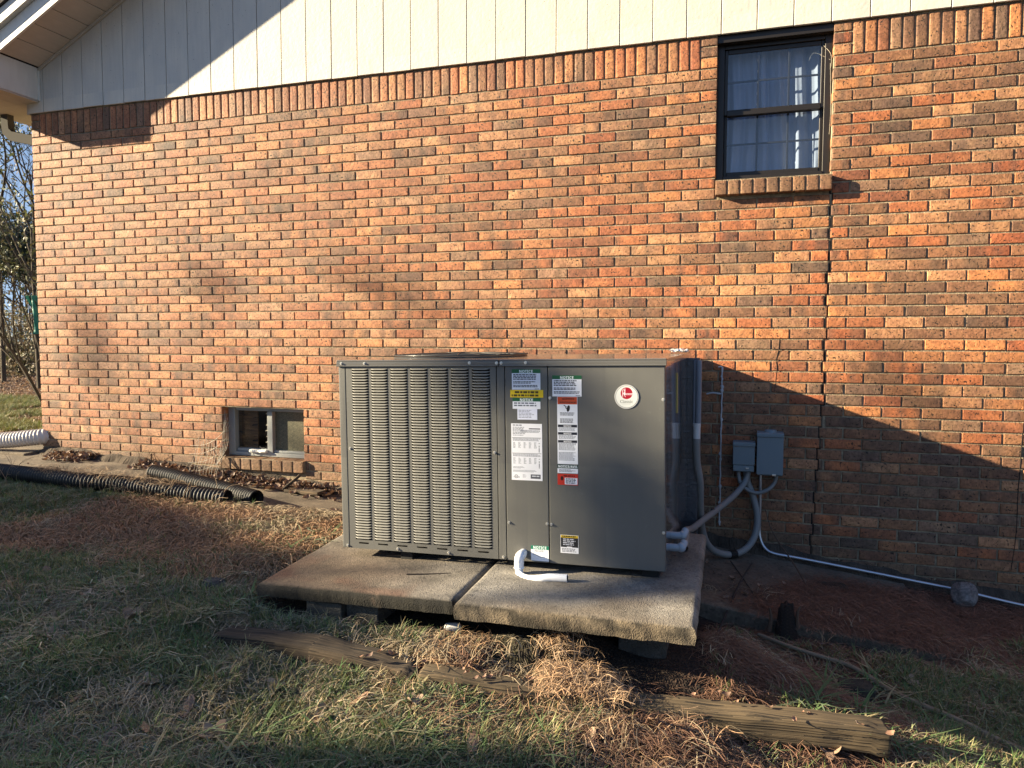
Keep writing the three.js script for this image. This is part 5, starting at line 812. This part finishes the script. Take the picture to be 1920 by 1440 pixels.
// single fallen leaves that can be told apart
{
  const mk = (lobed, seed) => { const r = rng(seed), sh = new THREE.Shape(), n = 40; for (let i = 0; i <= n; i++) { const a = i / n * 6.283, lob = lobed ? 0.62 + 0.38 * Math.abs(Math.cos(a * 2.5)) : 1, x = Math.cos(a) * 0.06 * lob * (1 + 0.05 * r()), y = Math.sin(a) * (lobed ? 0.05 : 0.022) * lob; i ? sh.lineTo(x, y) : sh.moveTo(x, y); } const g = new THREE.ExtrudeGeometry(sh, { depth: 0.0008, bevelEnabled: false, steps: 1 }).rotateX(-Math.PI / 2), p = g.attributes.position; for (let i = 0; i < p.count; i++) { const x = p.getX(i) / 0.06, z = p.getZ(i) / 0.03; p.setY(i, p.getY(i) + 0.012 * z * z + 0.01 * x * x * (seed % 2 ? 1 : -0.5) + 0.004 * Math.sin(x * 5)); } g.computeVertexNormals(); return g; };
  const forms = [mk(false, 1), mk(true, 2), mk(false, 3), mk(true, 4)], mats = [[0.3, 0.19, 0.12], [0.22, 0.14, 0.1], [0.36, 0.25, 0.17], [0.27, 0.15, 0.085]].map((c) => std(...c, { roughness: 0.8, transmission: 0.2, thickness: 0 }));
  const r = rng(1313), at = [[4.03, 2.92], [3.98, 3.05], [4.55, 2.72], [4.42, 2.78], [4.46, 2.8], [3.82, 2.86], [3.6, 2.95], [3.88, 3.1], [4.2, 3.0], [4.32, 3.02], [4.22, 2.72], [4.72, 2.66], [4.98, 2.78], [5.3, 2.62], [5.5, 2.5], [5.72, 2.32], [6.05, 2.3], [6.38, 1.9], [6.45, 1.45], [6.55, 1.5], [6.3, 1.35], [6.15, 1.22], [3.2, 2.7], [3.05, 2.4], [2.6, 2.2], [2.2, 2.0], [3.4, 2.5], [3.3, 3.05], [3.0, 2.9], [2.4, 2.6]];
  const zones = [['in the shaded left lawn', (x) => x < 4.3], ['on the sunlit patch before the pads', (x) => x < 5.8], ['on the ground right of the pads', () => true]];
  const side = ([x, z]) => { const dx = x - 5.765, dz = z - 4.887; return (dx * 0.9543 - dz * 0.2989) / (-dx * 0.2989 - dz * 0.9543); }, nth = ['first', 'second', 'third', 'fourth', 'fifth', 'sixth', 'seventh', 'eighth', 'ninth', 'tenth', 'eleventh', 'twelfth', 'thirteenth', 'fourteenth', 'fifteenth', 'sixteenth'], seenIn = {};
  at.sort((p, q) => side(p) - side(q)).forEach(([x, z], i) => {
    const o = new THREE.Mesh(forms[i % 4], mats[(i * 7 + 1) % 4]), zone = zones.find((q) => q[1](x))[0], k = seenIn[zone] = (seenIn[zone] ?? -1) + 1;
    o.name = numbered('fallen_leaf'); o.position.set(x, groundY(x, z) + 0.03, z); o.rotation.set((r() - 0.5) * 0.7, r() * 6.28, (r() - 0.5) * 0.7); o.scale.setScalar(0.5 + 0.4 * r()); o.castShadow = o.receiveShadow = true; scene.add(o);
    describe(o, (i % 2 ? 'lobed' : 'long') + ' brown leaf, ' + nth[k] + ' from left of those ' + zone, 'leaf', 'fallen leaves on the yard');
  });
}

// ---------------------------------------------------------------- trees
function crown(parent, list, size, colors, seed) {   // many small folded leaves
  const r = rng(seed), n = list.length, pos = new Float32Array(n * 18), color = new Float32Array(n * 18), idx = new Uint32Array(n * 12), q = V(), e = new THREE.Euler(), local = [[-0.5, 0, 0], [0, 0.04, 0.26], [0.5, 0, 0], [0, 0.04, -0.26], [-0.15, -0.03, 0], [0.15, -0.03, 0]], tri = [0, 1, 4, 4, 1, 5, 5, 1, 2, 0, 4, 3];
  list.forEach((p, i) => {
    const c = colors[Math.floor(r() * colors.length)], v = 0.7 + 0.6 * r(), k = size * (0.6 + 0.8 * r()); e.set(r() * 6.28, r() * 6.28, r() * 6.28);
    local.forEach((l, m) => { q.set(...l).applyEuler(e).multiplyScalar(k).add(p); pos.set([q.x, q.y, q.z], i * 18 + m * 3); color.set([c[0] * v, c[1] * v, c[2] * v], i * 18 + m * 3); });
    tri.forEach((t, m) => { idx[i * 12 + m] = i * 6 + t; });
  });
  const g = new THREE.BufferGeometry(); g.setAttribute('position', new THREE.BufferAttribute(pos, 3)); g.setAttribute('color', new THREE.BufferAttribute(color, 3)); g.setIndex(new THREE.BufferAttribute(idx, 1)); g.computeVertexNormals();
  return part('crown', g, M.foliage, parent);
}
function branches(r, base, dir, len, rad, depth, out, tips) {
  const mid = base.clone().addScaledVector(dir, len * 0.5).add(V((r() - 0.5) * len * 0.12, 0, (r() - 0.5) * len * 0.12)), end = base.clone().addScaledVector(dir, len);
  out.push(taper([base, mid, end], rad, rad * 0.55, depth > 2 ? 8 : 4, depth > 2 ? 7 : 4));
  if (depth <= 1) tips.push(mid, end);
  if (!depth) return;
  const n = depth > 3 ? 4 : 3 + (r() < 0.4 ? 1 : 0);
  for (let i = 0; i < n; i++) { const t = 0.45 + 0.55 * (i + 1) / n, p = base.clone().lerp(end, t), d = dir.clone().add(V((r() - 0.5) * 1.7, (r() - 0.25) * 0.9, (r() - 0.5) * 1.7)).normalize(); branches(r, p, d, len * (0.5 + 0.25 * r()), rad * 0.5, depth - 1, out, tips); }
}
function tree(name, label, cat, x, z, h, o) {
  const t = thing(name, label, cat, o.group), r = rng(o.seed), y = groundY(x, z), out = [], tips = [];
  t.position.set(x, y - 0.05, z);
  for (let s = 0; s < (o.stems ?? 1); s++) branches(r, V((r() - 0.5) * 0.15, 0, (r() - 0.5) * 0.15), V(...(o.lean ?? [0, 1, 0])).add(V((r() - 0.5) * (o.stems ? 0.9 : 0.15), 0, (r() - 0.5) * (o.stems ? 0.9 : 0.15))).normalize(), h * 0.42, o.rad ?? h * 0.018, o.depth ?? 4, out, tips);
  part('trunk', out, M.bark, t);
  if (o.leaves) { const list = []; for (let i = 0; i < o.leaves; i++) { const p = tips[Math.floor(r() * tips.length)]; list.push(p.clone().add(V((r() - 0.5) * o.puff, (r() - 0.5) * o.puff, (r() - 0.5) * o.puff))); } crown(t, list, o.size, o.colors, o.seed + 1); }
  return t;
}
const olive = [[0.14, 0.15, 0.05], [0.1, 0.12, 0.04], [0.2, 0.17, 0.07], [0.08, 0.1, 0.035]];
tree('shrub', 'leggy shrub with pale bare stems just behind the house corner', 'shrub', -2.05, -1.85, 3.4, { seed: 31, stems: 4, lean: [-0.3, 1, 0.05], rad: 0.02, depth: 4, leaves: 1700, puff: 0.4, size: 0.075, colors: olive });
tree('tree', 'leafy olive-green tree nearest behind the shrub at the left edge', 'tree', -7.3, -6.2, 7.5, { seed: 33, depth: 5, rad: 0.05, leaves: 4200, puff: 0.6, size: 0.11, colors: olive });
tree('tree', 'taller thin tree showing blue sky between its twigs at the left edge', 'tree', -9.2, -7, 9, { seed: 35, depth: 5, rad: 0.05, leaves: 2200, puff: 0.6, size: 0.11, colors: olive });
tree('tree', 'bare-branched tree further back at the left edge behind the leafy one', 'tree', -14.3, -12.5, 10, { seed: 37, depth: 5, rad: 0.08, leaves: 1500, puff: 0.9, size: 0.14, colors: [[0.16, 0.11, 0.06], [0.1, 0.1, 0.04]] });
tree('tree', 'dark evergreen low in the far background at the left edge', 'tree', -20.5, -17.5, 6.5, { seed: 39, depth: 5, rad: 0.1, leaves: 7000, puff: 1.2, size: 0.2, colors: [[0.04, 0.06, 0.022], [0.06, 0.075, 0.03]] });
[[-11.2, -9, 1.5, 2.0, 'nearer brown-green bush under the trees at the left edge', 61], [-13.6, -10.6, 2.2, 2.4, 'bigger dry bush behind the nearer one at the left edge', 63], [-19, -15.5, 3, 3.4, 'far rounded bush at the left edge before the wood', 65]].forEach(([x, z, w, h, label, seed]) => {
  const t = thing('bush', label, 'bush', 'bushes behind the house corner'), r = rng(seed), list = [], st = []; t.position.set(x, groundY(x, z), z);
  for (let i = 0; i < 14; i++) { const a = r() * 6.28, k = w * (0.3 + 0.6 * r()); st.push(taper([[0, 0, 0], [Math.cos(a) * k * 0.5, h * 0.4, Math.sin(a) * k * 0.5], [Math.cos(a) * k, h * (0.6 + 0.4 * r()), Math.sin(a) * k]], 0.02, 0.004, 8, 5)); }
  for (let i = 0; i < 2600; i++) { const a = r() * 6.28, q = Math.pow(r(), 0.4), e = Math.acos(1 - r()); list.push(V(Math.cos(a) * Math.sin(e) * q * w, Math.cos(e) * q * h * (0.75 + 0.25 * vnoise(a * 3, e * 3, 0, seed)), Math.sin(a) * Math.sin(e) * q * w)); }
  part('stem', st, M.bark, t); crown(t, list, 0.14, [[0.17, 0.13, 0.06], [0.12, 0.12, 0.045], [0.22, 0.16, 0.09]], seed + 1);
});
{ // far wood
  const r = rng(55), geo = []; const list = [];
  for (let i = 0; i < 60; i++) { const a = -2.55 + r() * 0.5, d = 34 + r() * 22, x = 5.8 + Math.sin(a) * -d * -1, z = 4.9 + Math.cos(a) * d, h = 5 + r() * 5; const y = groundY(x, z); geo.push(taper([[x, y, z], [x + r() - 0.5, y + h * 0.5, z], [x + (r() - 0.5) * 2, y + h, z]], 0.06, 0.015, 5, 5)); for (let k = 0; k < 5; k++) geo.push(taper([[x, y + h * (0.3 + 0.12 * k), z], [x + (r() - 0.5) * 2, y + h * (0.5 + 0.1 * k), z + (r() - 0.5) * 2], [x + (r() - 0.5) * 4, y + h * (0.6 + 0.12 * k), z + (r() - 0.5) * 3]], 0.05, 0.012, 4, 4)); }
  describe(part('distant_wood', geo, M.bark), 'far grey-brown wood seen as one mass behind the shrub', 'wood', null, 'stuff');
}
{ // unseen evergreens added left of the yard, crowns shaped for the shade they cast
  const spec = [[0.75, 1.9], [1.9, 2.95], [2.85, 3.65], [3.65, 4.24], [4.24, 5.7]], D = 14, prof = [[0.6, 0.5], [0.8, 0.62], [1.2, 0.68], [1.6, 0.84], [2, 1.02], [2.6, 1.2], [3, 1.34], [3.2, 1.3], [3.5, 1.36], [3.58, 1.36], [3.72, 1.28], [4.23, 1.08], [4.27, 1.5], [5.8, 1.6]];
  const topB = (a) => { for (let i = 1; i < prof.length; i++) if (a < prof[i][0]) return mix(prof[i - 1][1], prof[i][1], clamp((a - prof[i - 1][0]) / (prof[i][0] - prof[i - 1][0]))); return 1.45; };
  const shadeWisps = { 0: [[0.2, 1.5, 0.12, 0.35, 34], [0.75, 1.3, 0.2, 0.14, 24], [1.35, 1.75, 0.2, 0.22, 26], [0.55, 2.3, 0.2, 0.2, 16], [1.1, 2.75, 0.3, 0.2, 22]], 1: [[1.85, 2.3, 0.15, 0.3, 24], [2.15, 3.2, 0.14, 0.3, 16]], 2: [[3.46, 2.08, 0.1, 0.34, 460], [3.58, 1.9, 0.13, 0.26, 240], [3.31, 2.52, 0.12, 0.13, 200], [3.17, 2.6, 0.12, 0.07, 60], [3.25, 2.42, 0.05, 0.14, 50], [3.68, 1.74, 0.07, 0.15, 60]] };  // leaf clumps set where their shade should fall on unit, pad and wall
  spec.forEach(([a0, a1], k) => {
    const a = (a0 + a1) / 2, cx = 0.323 * a - 0.946 * D, cz = 0.946 * a + 0.323 * D, t = thing('evergreen', ['leftmost', 'second', 'tallest', 'lowest', 'broadest'][k] + ' unseen evergreen in the row added left of the yard, shaped to shade the lawn', 'evergreen', 'unseen evergreens added left of the yard'), r = rng(800 + k), y0 = groundY(cx, cz), list = [], w = (a1 - a0) / 2;
    t.position.set(cx, y0, cz);
    const hTop = topB(a) + 0.335 * D - y0, trunk = [taper([[0, 0, 0], [0.03, hTop * 0.5, 0.02], [0, hTop * 0.93, 0]], 0.09, 0.015, 10, 8)];
    const put = (s, y) => { const q = (r() * 2 - 1) * 0.35; list.push(V(0.323 * s - 0.946 * q, y + 0.335 * (D + q) - y0, 0.946 * s + 0.323 * q)); };
    for (let i = Math.round(10500 * w); i > 0; i--) { const s = (r() * 2 - 1) * w, top = topB(a + s) - 0.03 - 0.1 * vnoise((a + s) * 7, 3, 0, 77) * r(); put(s, top - 3.1 * Math.pow(r(), 1.25)); }
    for (const [wa, wb, ra, rb, n] of shadeWisps[k] ?? []) { trunk.push(taper([[0.323 * (wa - a) * 0.4, hTop * 0.85, 0.946 * (wa - a) * 0.4], [0.323 * (wa - a), wb + 0.335 * D - y0 - rb, 0.946 * (wa - a)], [0.323 * (wa - a), wb + 0.335 * D - y0 + rb * 0.8, 0.946 * (wa - a)]], 0.018, 0.005, 8, 5)); for (let i = 0; i < n; i++) { const g = () => (r() + r() + r() - 1.5) * 0.8; put(wa - a + ra * g(), wb + rb * g()); } }
    part('trunk', trunk, M.bark, t);
    crown(t, list, 0.13, [[0.035, 0.055, 0.02], [0.05, 0.07, 0.025]], 900 + k);
  });
}
{ // teal plastic sheet
  const g = new THREE.PlaneGeometry(0.2, 0.46, 8, 14).translate(-2.36, 1.6, -2.0), p = g.attributes.position; for (let i = 0; i < p.count; i++) { const t = (p.getY(i) - 1.37) / 0.46; p.setX(i, p.getX(i) + 0.03 * Math.sin(t * 4)); p.setZ(i, p.getZ(i) + 0.03 * Math.sin(p.getX(i) * 60) + 0.03 * t); } g.computeVertexNormals();
  plain('plastic_sheet', g, M.teal, 'teal plastic sheet hanging in the shrub by the house corner', 'plastic sheet');
}
renderer.render(scene, camera);
